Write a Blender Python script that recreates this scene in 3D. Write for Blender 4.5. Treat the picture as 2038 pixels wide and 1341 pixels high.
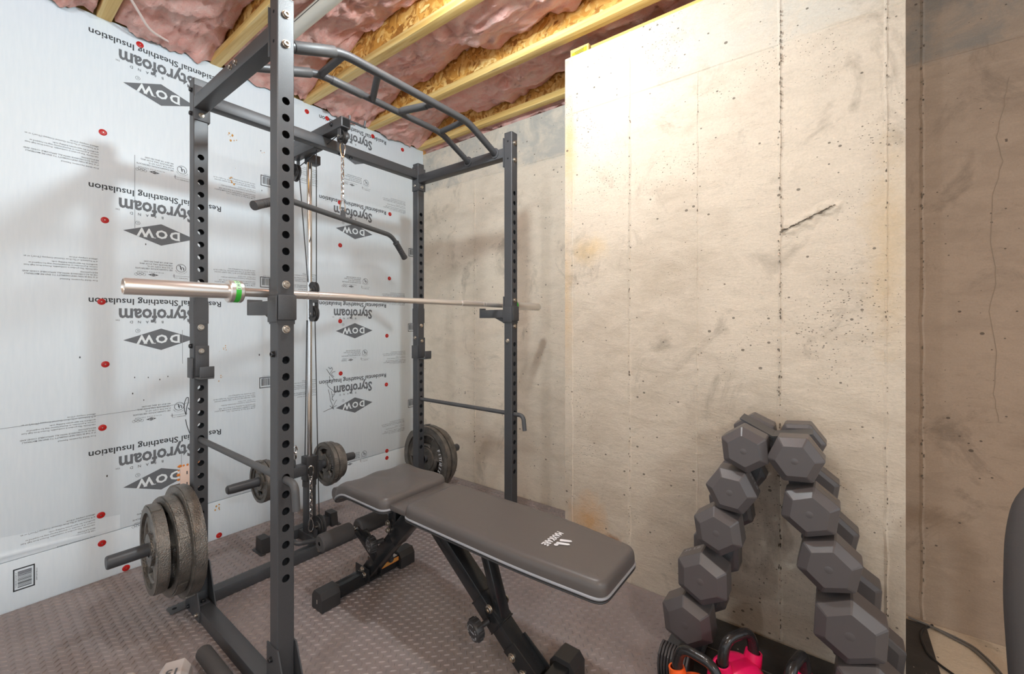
import bpy, bmesh, math, random
from math import sin, cos, pi, radians
from mathutils import Vector, Matrix, noise, Quaternion
random.seed(7)
C = bpy.context.scene.collection
for o in list(bpy.data.objects): bpy.data.objects.remove(o)
sc = bpy.context.scene

# ---------------------------------------------------------------- camera
CAM_H = 1.16
YAW = math.atan(641 / 845)
cd = bpy.data.cameras.new('camera'); cam = bpy.data.objects.new('camera', cd); C.objects.link(cam)
cam.location = (0, 0, CAM_H); cam.rotation_euler = (pi / 2, 0, YAW)
cd.sensor_width = 36; cd.lens = 845 / 2038 * 36; cd.shift_y = -29.5 / 2038; cd.clip_start = 0.02
sc.camera = cam

# ---------------------------------------------------------------- world, lamps, exposure
sc.view_settings.view_transform = 'Standard'; sc.view_settings.look = 'None'
sc.view_settings.gamma = 1; sc.view_settings.use_curve_mapping = False
sc.view_settings.exposure = 0.14
w = bpy.data.worlds.new('world'); sc.world = w; w.use_nodes = True
w.node_tree.nodes['Background'].inputs[0].default_value = (0.90, 1.0, 1.08, 1)
w.node_tree.nodes['Background'].inputs[1].default_value = 1.18

def lamp(name, loc, power, col, size):
    l = bpy.data.lights.new(name, 'POINT'); l.energy = power; l.color = col; l.shadow_soft_size = size
    o = bpy.data.objects.new(name, l); C.objects.link(o); o.location = loc; return o
lamp('bulb_light', (-0.88, 0.98, 2.45), 46, (0.86, 1.0, 1.07), 0.05)
lamp('bulb_light', (-0.67, -0.85, 2.45), 30, (0.90, 1.0, 1.10), 0.05)
lamp('bulb_light', (1.6, -0.55, 2.22), 62, (0.9, 1.0, 1.06), 0.09)

# ---------------------------------------------------------------- node helpers
def lin(r, g, b):
    f = lambda c: (c / 255 / 12.92) if c / 255 <= .04045 else ((c / 255 + .055) / 1.055) ** 2.4
    return (f(r), f(g), f(b), 1)

class NT:
    def __init__(s, name):
        s.m = bpy.data.materials.new(name); s.m.use_nodes = True
        s.t = s.m.node_tree; s.b = s.t.nodes['Principled BSDF']
    def n(s, typ, **kw):
        nd = s.t.nodes.new(typ)
        for k, v in kw.items():
            if k.startswith('_'): setattr(nd, k[1:], v)
        for k, v in kw.items():
            if not k.startswith('_'):
                key = int(k[1:]) if k[0] == 'i' and k[1:].isdigit() else k.replace('__', ' ')
                if isinstance(v, bpy.types.NodeSocket): s.t.links.new(v, nd.inputs[key])
                else: nd.inputs[key].default_value = v
        return nd
    def coord(s, scale=(1, 1, 1), loc=(0, 0, 0)):
        tc = s.n('ShaderNodeTexCoord'); mp = s.n('ShaderNodeMapping', Vector=tc.outputs['Object'], Scale=scale, Location=loc)
        return mp.outputs[0]
    def noise(s, v, scale, detail=4, rough=.55, dist=0):
        return s.n('ShaderNodeTexNoise', Vector=v, Scale=scale, Detail=detail, Roughness=rough, Distortion=dist).outputs['Fac']
    def ramp(s, f, stops):
        r = s.n('ShaderNodeValToRGB', Fac=f); e = r.color_ramp.elements
        while len(e) < len(stops): e.new(0.5)
        for i, (p, c) in enumerate(stops):
            e[i].position = p; e[i].color = c if len(c) == 4 else (*c, 1)
        return r.outputs[0]
    def fr(s, f, a, b, lo=0., hi=1.):
        m = s.n('ShaderNodeMapRange', Value=f); m.inputs['From Min'].default_value = a; m.inputs['From Max'].default_value = b
        m.inputs['To Min'].default_value = lo; m.inputs['To Max'].default_value = hi; return m.outputs[0]
    def math(s, op, a, b=0.):
        return s.n('ShaderNodeMath', _operation=op, i0=a, i1=b).outputs[0]
    def mix(s, f, a, b, mode='MIX'):
        m = s.n('ShaderNodeMix', _data_type='RGBA', _blend_type=mode)
        for sock, v in ((m.inputs[0], f), (m.inputs[6], a), (m.inputs[7], b)):
            if isinstance(v, bpy.types.NodeSocket): s.t.links.new(v, sock)
            else: sock.default_value = v
        return m.outputs[2]
    def bump(s, h, strength=.3, dist=.01):
        b = s.n('ShaderNodeBump', Height=h, Strength=strength, Distance=dist)
        s.t.links.new(b.outputs[0], s.b.inputs['Normal'])
    def set(s, **kw):
        for k, v in kw.items():
            k = k.replace('__', ' ')
            if isinstance(v, bpy.types.NodeSocket): s.t.links.new(v, s.b.inputs[k])
            else: s.b.inputs[k].default_value = v
        return s.m

def simple(name, col, rough=.5, metal=0., spec=.5, bump=None):
    t = NT(name); t.set(Base__Color=col, Roughness=rough, Metallic=metal); t.b.inputs['Specular IOR Level'].default_value = spec
    if bump:
        t.bump(t.noise(t.coord(), bump[0], 2), bump[1], bump[2])
    return t.m

def concrete(name, base, dark, seed, rust=(), band=None):
    t = NT(name)
    v = t.coord(loc=(seed, seed * .7, 0)); vr = t.coord()
    big = t.noise(v, 1.6, 5, .6, .4)
    mid = t.noise(t.coord((1, 1, 2.2), (seed, 3, 1)), 7, 6, .65, .6)
    fine = t.noise(v, 160, 3, .6)
    col = t.ramp(t.math('ADD', t.math('MULTIPLY', big, .55), t.math('MULTIPLY', mid, .45)),
                 [(.28, dark), (.5, base), (.72, tuple(min(1, c * 1.13) for c in base[:3]))])
    blot = t.fr(t.noise(t.coord((1, 1, .8), (seed * 2, 1, 5)), 3.4, 7, .7, .8), .57, .68)
    col = t.mix(t.math('MULTIPLY', blot, .62), col, tuple(c * .62 for c in dark[:3]) + (1,))
    sc_ = t.noise(t.coord((1, 1, 3.2), (seed, 7, 2)), 26, 6, .75, 1.4)
    col = t.mix(t.math('MULTIPLY', t.fr(sc_, .56, .66), t.fr(t.noise(v, 2.3, 3), .42, .62, .05, .42)), col, tuple(c * .55 for c in dark[:3]) + (1,))
    if band:   # paler or greyer cement above the second pour line; painted shade on right wall
        z = t.n('ShaderNodeSeparateXYZ', Vector=vr).outputs[2]
        zz = t.math('ADD', z, t.math('MULTIPLY', t.math('SUBTRACT', mid, .5), .10))
        f = t.fr(zz, band[0] - .01, band[0] + .02)
        f2 = t.math('MULTIPLY', f, t.fr(t.noise(v, 5, 6, .7, .6), .42, .60, .15, .8))
        col = t.mix(f2, col, band[1])
    for (p, r, c, k) in rust:
        d = t.n('ShaderNodeVectorMath', _operation='DISTANCE', i0=t.n('ShaderNodeVectorMath', _operation='MULTIPLY', i0=vr, i1=(1 / r[0], 0, 1 / r[1])).outputs[0],
                i1=(p[0] / r[0], 0, p[1] / r[1])).outputs['Value']
        dn = t.math('ADD', d, t.math('MULTIPLY', t.math('SUBTRACT', t.noise(t.coord(), 14, 6, .7, .5), .5), 1.5))
        col = t.mix(t.math('MULTIPLY', t.fr(dn, 1.0, .1), k), col, c)
    # bug holes
    vo = t.n('ShaderNodeTexVoronoi', Vector=t.coord((1, 1, 1.25), (seed, 0, 0)), Scale=34, Randomness=1.0)
    msk = t.fr(t.noise(v, 5, 3, .6), .40, .58, .25, 1.)
    cell = t.n('ShaderNodeSeparateColor', Color=vo.outputs['Color'])
    rad = t.fr(cell.outputs[0], .50, 1.0, 0., .23)
    hole = t.math('MULTIPLY', t.math('LESS_THAN', vo.outputs['Distance'], t.math('MULTIPLY', rad, msk)), 1.)
    vo2 = t.n('ShaderNodeTexVoronoi', Vector=t.coord((1, 1, 1.6), (seed, 2, 0)), Scale=95)
    c2 = t.n('ShaderNodeSeparateColor', Color=vo2.outputs['Color'])
    hole2 = t.math('LESS_THAN', vo2.outputs['Distance'], t.math('MULTIPLY', t.fr(c2.outputs[1], .7, 1., 0., .30), t.fr(t.noise(v, 3, 3), .45, .65)))
    hh = t.math('MAXIMUM', hole, hole2)
    col = t.mix(t.math('MULTIPLY', hh, .85), col, tuple(c * .28 for c in dark[:3]) + (1,))
    col = t.mix(t.fr(fine, .35, .7, .0, .16), col, tuple(c * .6 for c in dark[:3]) + (1,))
    h = t.math('SUBTRACT', t.math('ADD', t.math('MULTIPLY', mid, .6), t.math('MULTIPLY', fine, .12)), t.math('MULTIPLY', hh, .5))
    t.bump(t.math('ADD', h, t.math('MULTIPLY', sc_, .25)), .8, .009)
    return t.set(Base__Color=col, Roughness=.86)

MAT = {}
M = MAT
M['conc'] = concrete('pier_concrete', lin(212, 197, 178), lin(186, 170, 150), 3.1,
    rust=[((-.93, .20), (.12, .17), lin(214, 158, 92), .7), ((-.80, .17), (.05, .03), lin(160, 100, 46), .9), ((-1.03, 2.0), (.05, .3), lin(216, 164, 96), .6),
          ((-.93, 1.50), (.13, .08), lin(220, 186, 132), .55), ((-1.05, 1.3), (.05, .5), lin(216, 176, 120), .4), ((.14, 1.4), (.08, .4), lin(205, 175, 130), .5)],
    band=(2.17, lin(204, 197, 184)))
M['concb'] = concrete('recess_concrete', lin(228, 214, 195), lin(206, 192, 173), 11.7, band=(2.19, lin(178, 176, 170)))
M['concr'] = concrete('shaded_concrete', lin(168, 146, 126), lin(146, 126, 108), 19.3, band=(2.17, lin(132, 126, 118)))  # right recess: its shade is painted into the base colour and darker top band
M['slab'] = concrete('slab_concrete', lin(206, 188, 165), lin(186, 168, 146), 23.)
def foam():
    t = NT('foam_board')
    v = t.coord((1, 1, .12)); c = t.ramp(t.noise(v, 90, 3), [(.3, lin(225, 234, 240)), (.7, lin(230, 238, 243))])
    t.bump(t.noise(t.coord((1, 1, .3)), 9, 3), .05, .01)
    return t.set(Base__Color=c, Roughness=.42)
M['foam'] = foam()
def wood(name, a, b, c):
    t = NT(name)
    v = t.coord((.35, 9, 9)); nz = t.noise(v, 3.4, 5, .6, 1.2)
    col = t.ramp(nz, [(.3, a), (.5, b), (.68, c)])
    knots = t.n('ShaderNodeTexVoronoi', Vector=t.coord((1.1, 7, 7)), Scale=2.2).outputs['Distance']
    col = t.mix(t.fr(knots, .14, .03, 0, .7), col, lin(120, 75, 35))
    t.bump(nz, .15, .003)
    return t.set(Base__Color=col, Roughness=.6)
M['wood'] = wood('joist_lumber', lin(208, 164, 86), lin(234, 198, 124), lin(244, 218, 156))
M['sill'] = wood('sill_lumber', lin(206, 160, 84), lin(228, 188, 112), lin(236, 206, 140))
def osb():
    t = NT('osb')
    v = t.coord((1, 1, 1)); q = t.n('ShaderNodeTexNoise', Vector=v, Scale=7, Detail=2)
    v2 = t.n('ShaderNodeVectorMath', _operation='ADD', i0=v, i1=t.n('ShaderNodeVectorMath', _operation='SCALE', i0=q.outputs['Color'], Scale=.25).outputs[0]).outputs[0]
    a = t.n('ShaderNodeTexVoronoi', Vector=t.n('ShaderNodeMapping', Vector=v2, Scale=(12, 30, 46), Rotation=(0, .6, 0)).outputs[0], Scale=1.)
    b = t.n('ShaderNodeTexVoronoi', Vector=t.n('ShaderNodeMapping', Vector=v2, Scale=(44, 30, 13), Rotation=(0, .4, 0)).outputs[0], Scale=1.)
    ca = t.ramp(t.n('ShaderNodeSeparateColor', Color=a.outputs['Color']).outputs[0], [(0, lin(150, 96, 36)), (.35, lin(208, 146, 62)), (.7, lin(236, 184, 98)), (1, lin(250, 218, 146))])
    cb = t.ramp(t.n('ShaderNodeSeparateColor', Color=b.outputs['Color']).outputs[1], [(0, lin(156, 100, 40)), (.4, lin(214, 154, 68)), (1, lin(248, 210, 132))])
    f = t.fr(t.noise(v, 16, 3), .45, .55)
    t.bump(a.outputs['Distance'], .3, .003)
    return t.set(Base__Color=t.mix(f, ca, cb), Roughness=.7)
M['osb'] = osb()
def insul():
    t = NT('pink_fibreglass')
    v = t.coord(); n1 = t.noise(v, 7, 7, .7, 1.1); n2 = t.noise(v, 46, 5, .7, .8)
    col = t.ramp(n1, [(.22, lin(240, 140, 126)), (.42, lin(255, 180, 164)), (.65, lin(255, 210, 198))])
    col = t.mix(t.fr(n2, .3, .75, 0, .4), col, lin(255, 226, 218))
    st = t.noise(t.coord((3, 11, 11), (5, 2, 1)), 16, 6, .75, 1.6)
    col = t.mix(t.fr(st, .54, .70, 0, .45), col, lin(205, 112, 108))
    t.bump(t.math('ADD', t.math('ADD', n1, t.math('MULTIPLY', n2, .5)), t.math('MULTIPLY', st, .6)), .7, .022)
    t.b.inputs['Sheen Weight'].default_value = .15; t.b.inputs['Specular IOR Level'].default_value = .08
    return t.set(Base__Color=col, Roughness=.95)
M['pink'] = insul()
def powder(name, c, rough=.42, sp=.5, metal=.0):
    t = NT(name); n1 = t.noise(t.coord(), 420, 2); t.bump(n1, .14, .001)
    col = t.mix(t.fr(t.noise(t.coord(), 3, 4), .35, .7, 0, .5), c, tuple(min(1, x * 1.25) for x in c[:3]) + (1,))
    col = t.mix(t.fr(t.noise(t.coord(), 700, 1), .55, .75, 0, .3), col, tuple(min(1, x * 2.2) for x in c[:3]) + (1,))
    t.b.inputs['Specular IOR Level'].default_value = sp
    return t.set(Base__Color=col, Roughness=rough, Metallic=metal)
M['black'] = powder('black_powder_coat', lin(68, 68, 70), .44, .6, .16)
M['gloss'] = powder('gloss_black_paint', lin(34, 34, 35), .22)
M['knurl'] = powder('textured_grip', lin(74, 74, 75), .5)
M['plastic'] = simple('black_plastic', lin(52, 50, 50), .45, bump=(260, .12, .001))
M['rubber'] = simple('grip_rubber', lin(66, 64, 64), .6, bump=(200, .15, .002))
M['foamroll'] = simple('foam_padding', lin(74, 70, 69), .85, bump=(300, .3, .002))
M['hexrub'] = simple('hex_rubber', lin(86, 81, 81), .36, bump=(180, .10, .001))
M['leather'] = simple('black_vinyl', lin(90, 84, 81), .40, bump=(140, .08, .002))
M['pipe'] = simple('silver_piping', lin(150, 150, 154), .4)
M['chrome'] = simple('chrome', lin(215, 212, 210), .12, 1.)
def steel(name, c, r):
    t = NT(name); n1 = t.noise(t.coord((60, 1, 60)), 6, 3); t.bump(n1, .05, .001)
    return t.set(Base__Color=c, Roughness=r, Metallic=.8)
M['steel'] = steel('brushed_steel', lin(222, 216, 211), .30)
M['mould'] = simple('tan_moulding', lin(150, 134, 116), .6)
M['zinc'] = simple('zinc_bolt', lin(190, 180, 168), .3, 1.)
M['dbolt'] = simple('dark_bolt', lin(70, 70, 72), .35, .8)
def iron():
    t = NT('hammered_iron'); v = t.coord(); n1 = t.noise(v, 210, 3, .5, .2)
    t.bump(n1, .9, .004)
    return t.set(Base__Color=t.ramp(t.noise(v, 18, 4), [(.3, lin(98, 94, 89)), (.7, lin(136, 129, 121))]), Roughness=.34, Metallic=.6)
M['iron'] = iron()
M['paint_white'] = simple('white_print', lin(225, 225, 228), .6)
M['green'] = simple('green_band', lin(60, 190, 60), .5)
M['pgreen'] = simple('pale_green_print', lin(190, 240, 185), .5)
M['ink'] = simple('dark_ink', lin(52, 54, 58), .6)
M['inkg'] = simple('grey_ink', lin(104, 107, 111), .6)
M['inkl'] = simple('light_ink', lin(140, 144, 148), .6)
M['inkw'] = simple('unprinted_foam', lin(232, 238, 240), .5)
M['red'] = simple('red_plastic', lin(190, 28, 24), .4)
M['stain'] = simple('orange_stain', lin(205, 150, 78), .8)
M['outlet'] = simple('ivory_plate', lin(235, 205, 188), .5)
M['orangef'] = simple('orange_foam', lin(220, 130, 50), .8)
M['pvc'] = simple('white_pvc', lin(222, 218, 206), .4)
M['cablew'] = simple('white_cable', lin(228, 210, 202), .5)
M['cableb'] = simple('black_cable', lin(34, 33, 34), .4)
M['cableg'] = simple('grey_cable', lin(110, 105, 100), .45)
M['wire'] = simple('coated_wire', lin(38, 38, 40), .35)
M['yellow'] = simple('yellow_tag', lin(240, 205, 40), .5)
M['pinkv'] = simple('pink_vinyl', lin(232, 20, 92), .4)
M['orangev'] = simple('orange_vinyl', lin(244, 96, 28), .4)
M['castb'] = simple('cast_black', lin(38, 36, 36), .25, bump=(90, .25, .003))
M['greyv'] = simple('grey_vinyl', lin(196, 186, 182), .5)
M['white_l'] = simple('grey_label', lin(196, 186, 176), .5)
M['void'] = simple('dark_void', lin(12, 12, 12), .9)
def matt():
    t = NT('diamond_rubber'); v = t.coord()
    col = t.ramp(t.noise(v, 5, 5, .6), [(.3, lin(132, 121, 119)), (.7, lin(148, 136, 133))])
    dust = t.fr(t.noise(v, 2.2, 6, .7, .6), .55, .75, 0, .35)
    col = t.mix(dust, col, lin(160, 146, 138))
    t.bump(t.noise(v, 300, 2), .08, .001)
    return t.set(Base__Color=col, Roughness=.40)
M['mat'] = matt()
def stall():
    t = NT('speckled_rubber'); v = t.coord()
    vo = t.n('ShaderNodeTexVoronoi', Vector=v, Scale=70); c = t.n('ShaderNodeSeparateColor', Color=vo.outputs['Color'])
    f = t.math('LESS_THAN', vo.outputs['Distance'], t.fr(c.outputs[0], .88, 1., 0., .22))
    col = t.mix(f, t.ramp(t.noise(v, 9, 5), [(.3, lin(40, 38, 38)), (.7, lin(62, 58, 56))]), lin(170, 160, 150))
    t.bump(t.noise(v, 60, 4), .3, .003)
    return t.set(Base__Color=col, Roughness=.42)
M['stall'] = stall()

# ---------------------------------------------------------------- mesh helpers
WO = {}     # world origin of every built root or part
class MB:
    def __init__(s): s.v = []; s.f = []; s.mi = []
    def add(s, vs, fs, mi=0):
        b = len(s.v); s.v += [tuple(v) for v in vs]; s.f += [tuple(i + b for i in f) for f in fs]; s.mi += [mi] * len(fs); return s
    def box(s, x0, x1, y0, y1, z0, z1, b=0., mi=0, mtx=None):
        bm = bmesh.new(); bmesh.ops.create_cube(bm, size=1)
        for v in bm.verts: v.co = Vector(((x0 + x1) / 2 + v.co.x * (x1 - x0), (y0 + y1) / 2 + v.co.y * (y1 - y0), (z0 + z1) / 2 + v.co.z * (z1 - z0)))
        if b: bmesh.ops.bevel(bm, geom=bm.edges[:], offset=b, segments=2, profile=.5, affect='EDGES')
        bm.verts.index_update()
        s.add([(mtx @ v.co if mtx else v.co) for v in bm.verts], [[v.index for v in f.verts] for f in bm.faces], mi); bm.free(); return s
    def prism(s, poly, axis, a, b, mi=0):          # 2D outline extruded along an axis
        def P(p, t):
            return {'x': (t, p[0], p[1]), 'y': (p[0], t, p[1]), 'z': (p[0], p[1], t)}[axis]
        n = len(poly); vs = [P(p, a) for p in poly] + [P(p, b) for p in poly]
        s.add(vs, [tuple(range(n))[::-1], tuple(range(n, 2 * n))] + [(i, (i + 1) % n, n + (i + 1) % n, n + i) for i in range(n)], mi); return s
    def cyl(s, p, q, r, r2=None, n=16, mi=0, cap=True):
        p, q = Vector(p), Vector(q); d = (q - p).normalized(); u = d.orthogonal().normalized(); w_ = d.cross(u)
        r2 = r if r2 is None else r2; vs = []
        for c, rr in ((p, r), (q, r2)):
            vs += [c + (u * cos(2 * pi * i / n) + w_ * sin(2 * pi * i / n)) * rr for i in range(n)]
        fs = [(i, (i + 1) % n, n + (i + 1) % n, n + i) for i in range(n)]
        if cap: fs += [tuple(range(n))[::-1], tuple(range(n, 2 * n))]
        s.add(vs, fs, mi); return s
    def lathe(s, prof, p, d, n=24, mi=0):            # prof = (radius, distance along d)
        p, d = Vector(p), Vector(d).normalized(); u = d.orthogonal().normalized(); w_ = d.cross(u); vs = []
        for r, t in prof: vs += [p + d * t + (u * cos(2 * pi * i / n) + w_ * sin(2 * pi * i / n)) * max(r, 1e-5) for i in range(n)]
        fs = []
        for k in range(len(prof) - 1): fs += [(k * n + i, k * n + (i + 1) % n, (k + 1) * n + (i + 1) % n, (k + 1) * n + i) for i in range(n)]
        s.add(vs, fs, mi); return s
    def tube(s, path, r, n=10, mi=0, cap=True, closed=False):
        P = [Vector(p) for p in path]; N = len(P); rs = r if isinstance(r, (list, tuple)) else [r] * N
        T = []
        for i in range(N):
            a = P[i - 1] if (i > 0 or closed) else P[i]; b = P[(i + 1) % N] if (i < N - 1 or closed) else P[i]
            T.append((b - a).normalized())
        u = T[0].orthogonal().normalized(); vs = []
        for i in range(N):
            if i: u = T[i - 1].rotation_difference(T[i]) @ u
            u = (u - T[i] * u.dot(T[i])).normalized(); w_ = T[i].cross(u)
            vs += [P[i] + (u * cos(2 * pi * k / n) + w_ * sin(2 * pi * k / n)) * rs[i] for k in range(n)]
        fs = [(i * n + k, i * n + (k + 1) % n, (i + 1) * n + (k + 1) % n, (i + 1) * n + k) for i in range(N - 1) for k in range(n)]
        if closed: fs += [((N - 1) * n + k, (N - 1) * n + (k + 1) % n, (k + 1) % n, k) for k in range(n)]
        elif cap: fs += [tuple(range(n))[::-1], tuple(range((N - 1) * n, N * n))]
        s.add(vs, fs, mi); return s
    def sector(s, r0, r1, a0, a1, h0, h1, n=12, mi=0, ax='y'):   # annular prism round an axis
        vs = []; full = abs(a1 - a0) >= 2 * pi - 1e-6; k = n if full else n + 1
        def P(r, a, h): return (r * cos(a), h, r * sin(a)) if ax == 'y' else (r * cos(a), r * sin(a), h)
        for i in range(k):
            a = a0 + (a1 - a0) * i / n
            vs += [P(r0, a, h0), P(r1, a, h0), P(r1, a, h1), P(r0, a, h1)]
        fs = []
        for i in range(n):
            j = (i + 1) % k
            for q in range(4): fs.append((i * 4 + q, i * 4 + (q + 1) % 4, j * 4 + (q + 1) % 4, j * 4 + q))
        if not full: fs += [(0, 3, 2, 1), tuple((k - 1) * 4 + q for q in range(4))]
        s.add(vs, fs, mi); return s
    def xf(s, m): s.v = [tuple(m @ Vector(v)) for v in s.v]; return s
    def build(s, name, mats, parent=None, origin=None, sharp=35, bevel=0):
        me = bpy.data.meshes.new(name)
        po = WO.get(parent.name, Vector((0, 0, 0))) if parent else Vector((0, 0, 0))
        og = Vector(origin) if origin is not None else po
        me.from_pydata([tuple(Vector(v) - og) for v in s.v], [], s.f)
        mats = mats if isinstance(mats, (list, tuple)) else [mats]
        for m in mats: me.materials.append(m)
        me.polygons.foreach_set('material_index', s.mi)
        bm = bmesh.new(); bm.from_mesh(me); bmesh.ops.recalc_face_normals(bm, faces=bm.faces[:]); bm.to_mesh(me); bm.free()
        me.shade_smooth(); me.set_sharp_from_angle(angle=radians(sharp))
        o = bpy.data.objects.new(name, me); C.objects.link(o); o.location = og - po
        if parent: o.parent = parent
        WO[o.name] = og
        if bevel:
            b = o.modifiers.new('bevel', 'BEVEL'); b.width = bevel; b.segments = 2; b.limit_method = 'ANGLE'; b.angle_limit = radians(40)
        return o

def tag(o, label=None, cat=None, group=None, kind=None):
    if label: o['label'] = label
    if cat: o['category'] = cat
    if group: o['group'] = group
    if kind: o['kind'] = kind
    return o
def thing(name, loc, label, cat, group=None):
    o = bpy.data.objects.new(name, None); C.objects.link(o); o.location = loc; o.empty_display_size = .05
    WO[o.name] = Vector(loc); return tag(o, label, cat, group)
def dup(root, loc, label, group=None, rot=None, scale=None):
    r = root.copy(); C.objects.link(r); r.location = loc; r['label'] = label
    if rot is not None: r.rotation_euler = rot
    if scale is not None: r.scale = scale
    if group: r['group'] = group
    for ch in list(root.children):
        c = ch.copy(); C.objects.link(c); c.parent = r
        for g in ch.children:
            d = g.copy(); C.objects.link(d); d.parent = c
    WO[r.name] = Vector(loc)
    return r
def fillet(pts, rad, seg=6):
    P = [Vector(p) for p in pts]; out = [P[0]]
    for i in range(1, len(P) - 1):
        a, b, c = P[i - 1], P[i], P[i + 1]; d1 = (a - b); d2 = (c - b)
        k = min(rad, d1.length * .49, d2.length * .49); p = b + d1.normalized() * k; q = b + d2.normalized() * k
        for j in range(seg + 1):
            t = j / seg; out.append(p * (1 - t) ** 2 + b * 2 * t * (1 - t) + q * t * t)
    out.append(P[-1]); return out

_tc = {}
def text_geo(body, bold=0., spacing=1., res=2):
    k = (body, bold, spacing, res)
    if k in _tc: return _tc[k]
    cu = bpy.data.curves.new('t', 'FONT'); cu.body = body; cu.size = 1; cu.offset = bold; cu.resolution_u = res; cu.space_character = spacing
    ob = bpy.data.objects.new('t', cu); C.objects.link(ob); bpy.context.view_layer.update()
    me = bpy.data.meshes.new_from_object(ob.evaluated_get(bpy.context.evaluated_depsgraph_get()))
    vs = [v.co.copy() for v in me.vertices]; fs = [tuple(p.vertices) for p in me.polygons]
    bpy.data.objects.remove(ob); bpy.data.curves.remove(cu); bpy.data.meshes.remove(me)
    x0 = min(v.x for v in vs); x1 = max(v.x for v in vs)
    _tc[k] = ([(v.x - x0, v.y) for v in vs], fs, x1 - x0); return _tc[k]
def put_text(mb, body, o, right, up, width=None, size=None, hs=None, bold=0., spacing=1., mi=0, res=2, align='c'):
    """lay a line of print on a surface: o = middle of its baseline"""
    vs, fs, wd = text_geo(body, bold, spacing, res); o, right, up = Vector(o), Vector(right), Vector(up)
    sx = (width / wd) if width else size; sy = hs if hs else (size or sx)
    off = {'c': wd / 2, 'l': 0, 'r': wd}[align]
    mb.add([o + right * ((x - off) * sx) + up * (y * sy) for x, y in vs], fs, mi); return mb

# ================================================================= SETTING
WX = -2.633            # face of the foam board
YB = 2.29              # recessed concrete wall
YP = 1.82              # face of the projecting concrete wall
XR = 3.2; YF = -3.6
f = MB().box(WX - .15, XR, YF, YB + .15, -.16, -.008).build('floor', M['slab']); tag(f, kind='structure')
def seam(parent, x, y, z0, z1, wdt, dep, seed, name='form_seam', mat=None):
    mb = MB(); n = max(6, int((z1 - z0) / .025)); vs = []
    for i in range(n + 1):
        z = z0 + (z1 - z0) * i / n
        a = noise.noise((seed, z * 9, 0)); b = noise.noise((seed + 5, z * 23, 0)); k = noise.noise((seed + 9, z * 3.1, 1))
        wl = wdt * (.7 + .7 * abs(a) + .5 * max(0, k)); wr = wdt * (.7 + .7 * abs(b) + .5 * max(0, -k)); d = dep * (.5 + .9 * abs(b) + .4 * a)
        xo = x + .004 * a
        vs += [(xo - wl, y + .001, z), (xo - wl * .3, y - d * .7, z), (xo, y - max(.0008, d), z), (xo + wl * .25, y - d * .35, z), (xo + wr, y + .001, z)]
    fs = [(i * 5 + q, i * 5 + q + 1, i * 5 + 6 + q, i * 5 + 5 + q) for i in range(n) for q in range(4)]
    return mb.add(vs, fs).build(name, mat or M['conc'], parent, sharp=25)
def hseam(parent, x0, x1, y, z, seed, mat):
    mb = MB(); n = int((x1 - x0) / .03); vs = []
    for i in range(n + 1):
        x = x0 + (x1 - x0) * i / n; a = noise.noise((x * 7, seed, 3)); d = .003 * (.6 + abs(a))
        vs += [(x, y + .001, z - .006 + .004 * a), (x, y - d, z + .002 * a), (x, y - d * .4, z + .003), (x, y + .001, z + .007 + .003 * a)]
    fs = [(i * 4 + q, i * 4 + q + 1, i * 4 + 5 + q, i * 4 + 4 + q) for i in range(n) for q in range(3)]
    return mb.add(vs, fs).build('form_seam', mat, parent, sharp=25)
def pits(parent, x, y, z0, z1, n, r, seed):
    rn = random.Random(seed); mb = MB()
    for k in range(n):
        z = z0 + (z1 - z0) * rn.random(); a = .4 + .6 * max(0, noise.noise((seed, z * 4, 0)) + .3); q = r * rn.uniform(.35, 1.) * a; h = rn.uniform(1.2, 3.5); cx = x + rn.gauss(0, .0022)
        pts = [(cx + q * cos(t) * rn.uniform(.7, 1.2), z + q * h * sin(t) * rn.uniform(.7, 1.2)) for t in [2 * pi * i / 7 for i in range(7)]]
        mb.prism(pts, 'y', y - .0007, y + .002)
    tag(mb.build('seam_pits', M['pit'], parent), kind='stuff')
M['pit'] = simple('pit_shadow', lin(104, 93, 80), .95)
# projecting pier wall
wp = MB().box(-1.055, .181, YP, YB + .15, -.16, 2.452, .004).build('wall_back', M['conc']); tag(wp, kind='structure')
for x, wd, dp, s, zt in ((-.724, .012, .005, 1.3, 2.45), (-.44, .006, .0022, 4.2, 2.17), (-.156, .012, .007, 7.7, 2.45), (.135, .010, .005, 12.1, 2.45), (-1.012, .006, .0025, 15.5, 2.45)):
    seam(wp, x, YP, .0, zt, wd, dp, s)
pits(wp, -.724, YP - .004, .1, 2.1, 70, .0028, 3); pits(wp, -.156, YP - .006, .05, 2.4, 150, .0036, 8); pits(wp, .135, YP - .004, .1, 2.4, 70, .0026, 13); pits(wp, -.44, YP - .0015, .9, 2.1, 24, .0022, 23)
hseam(wp, -1.05, -.16, YP, 2.172, 2.2, M['conc']); hseam(wp, -.15, .18, YP, 2.176, 5.2, M['conc'])
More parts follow.
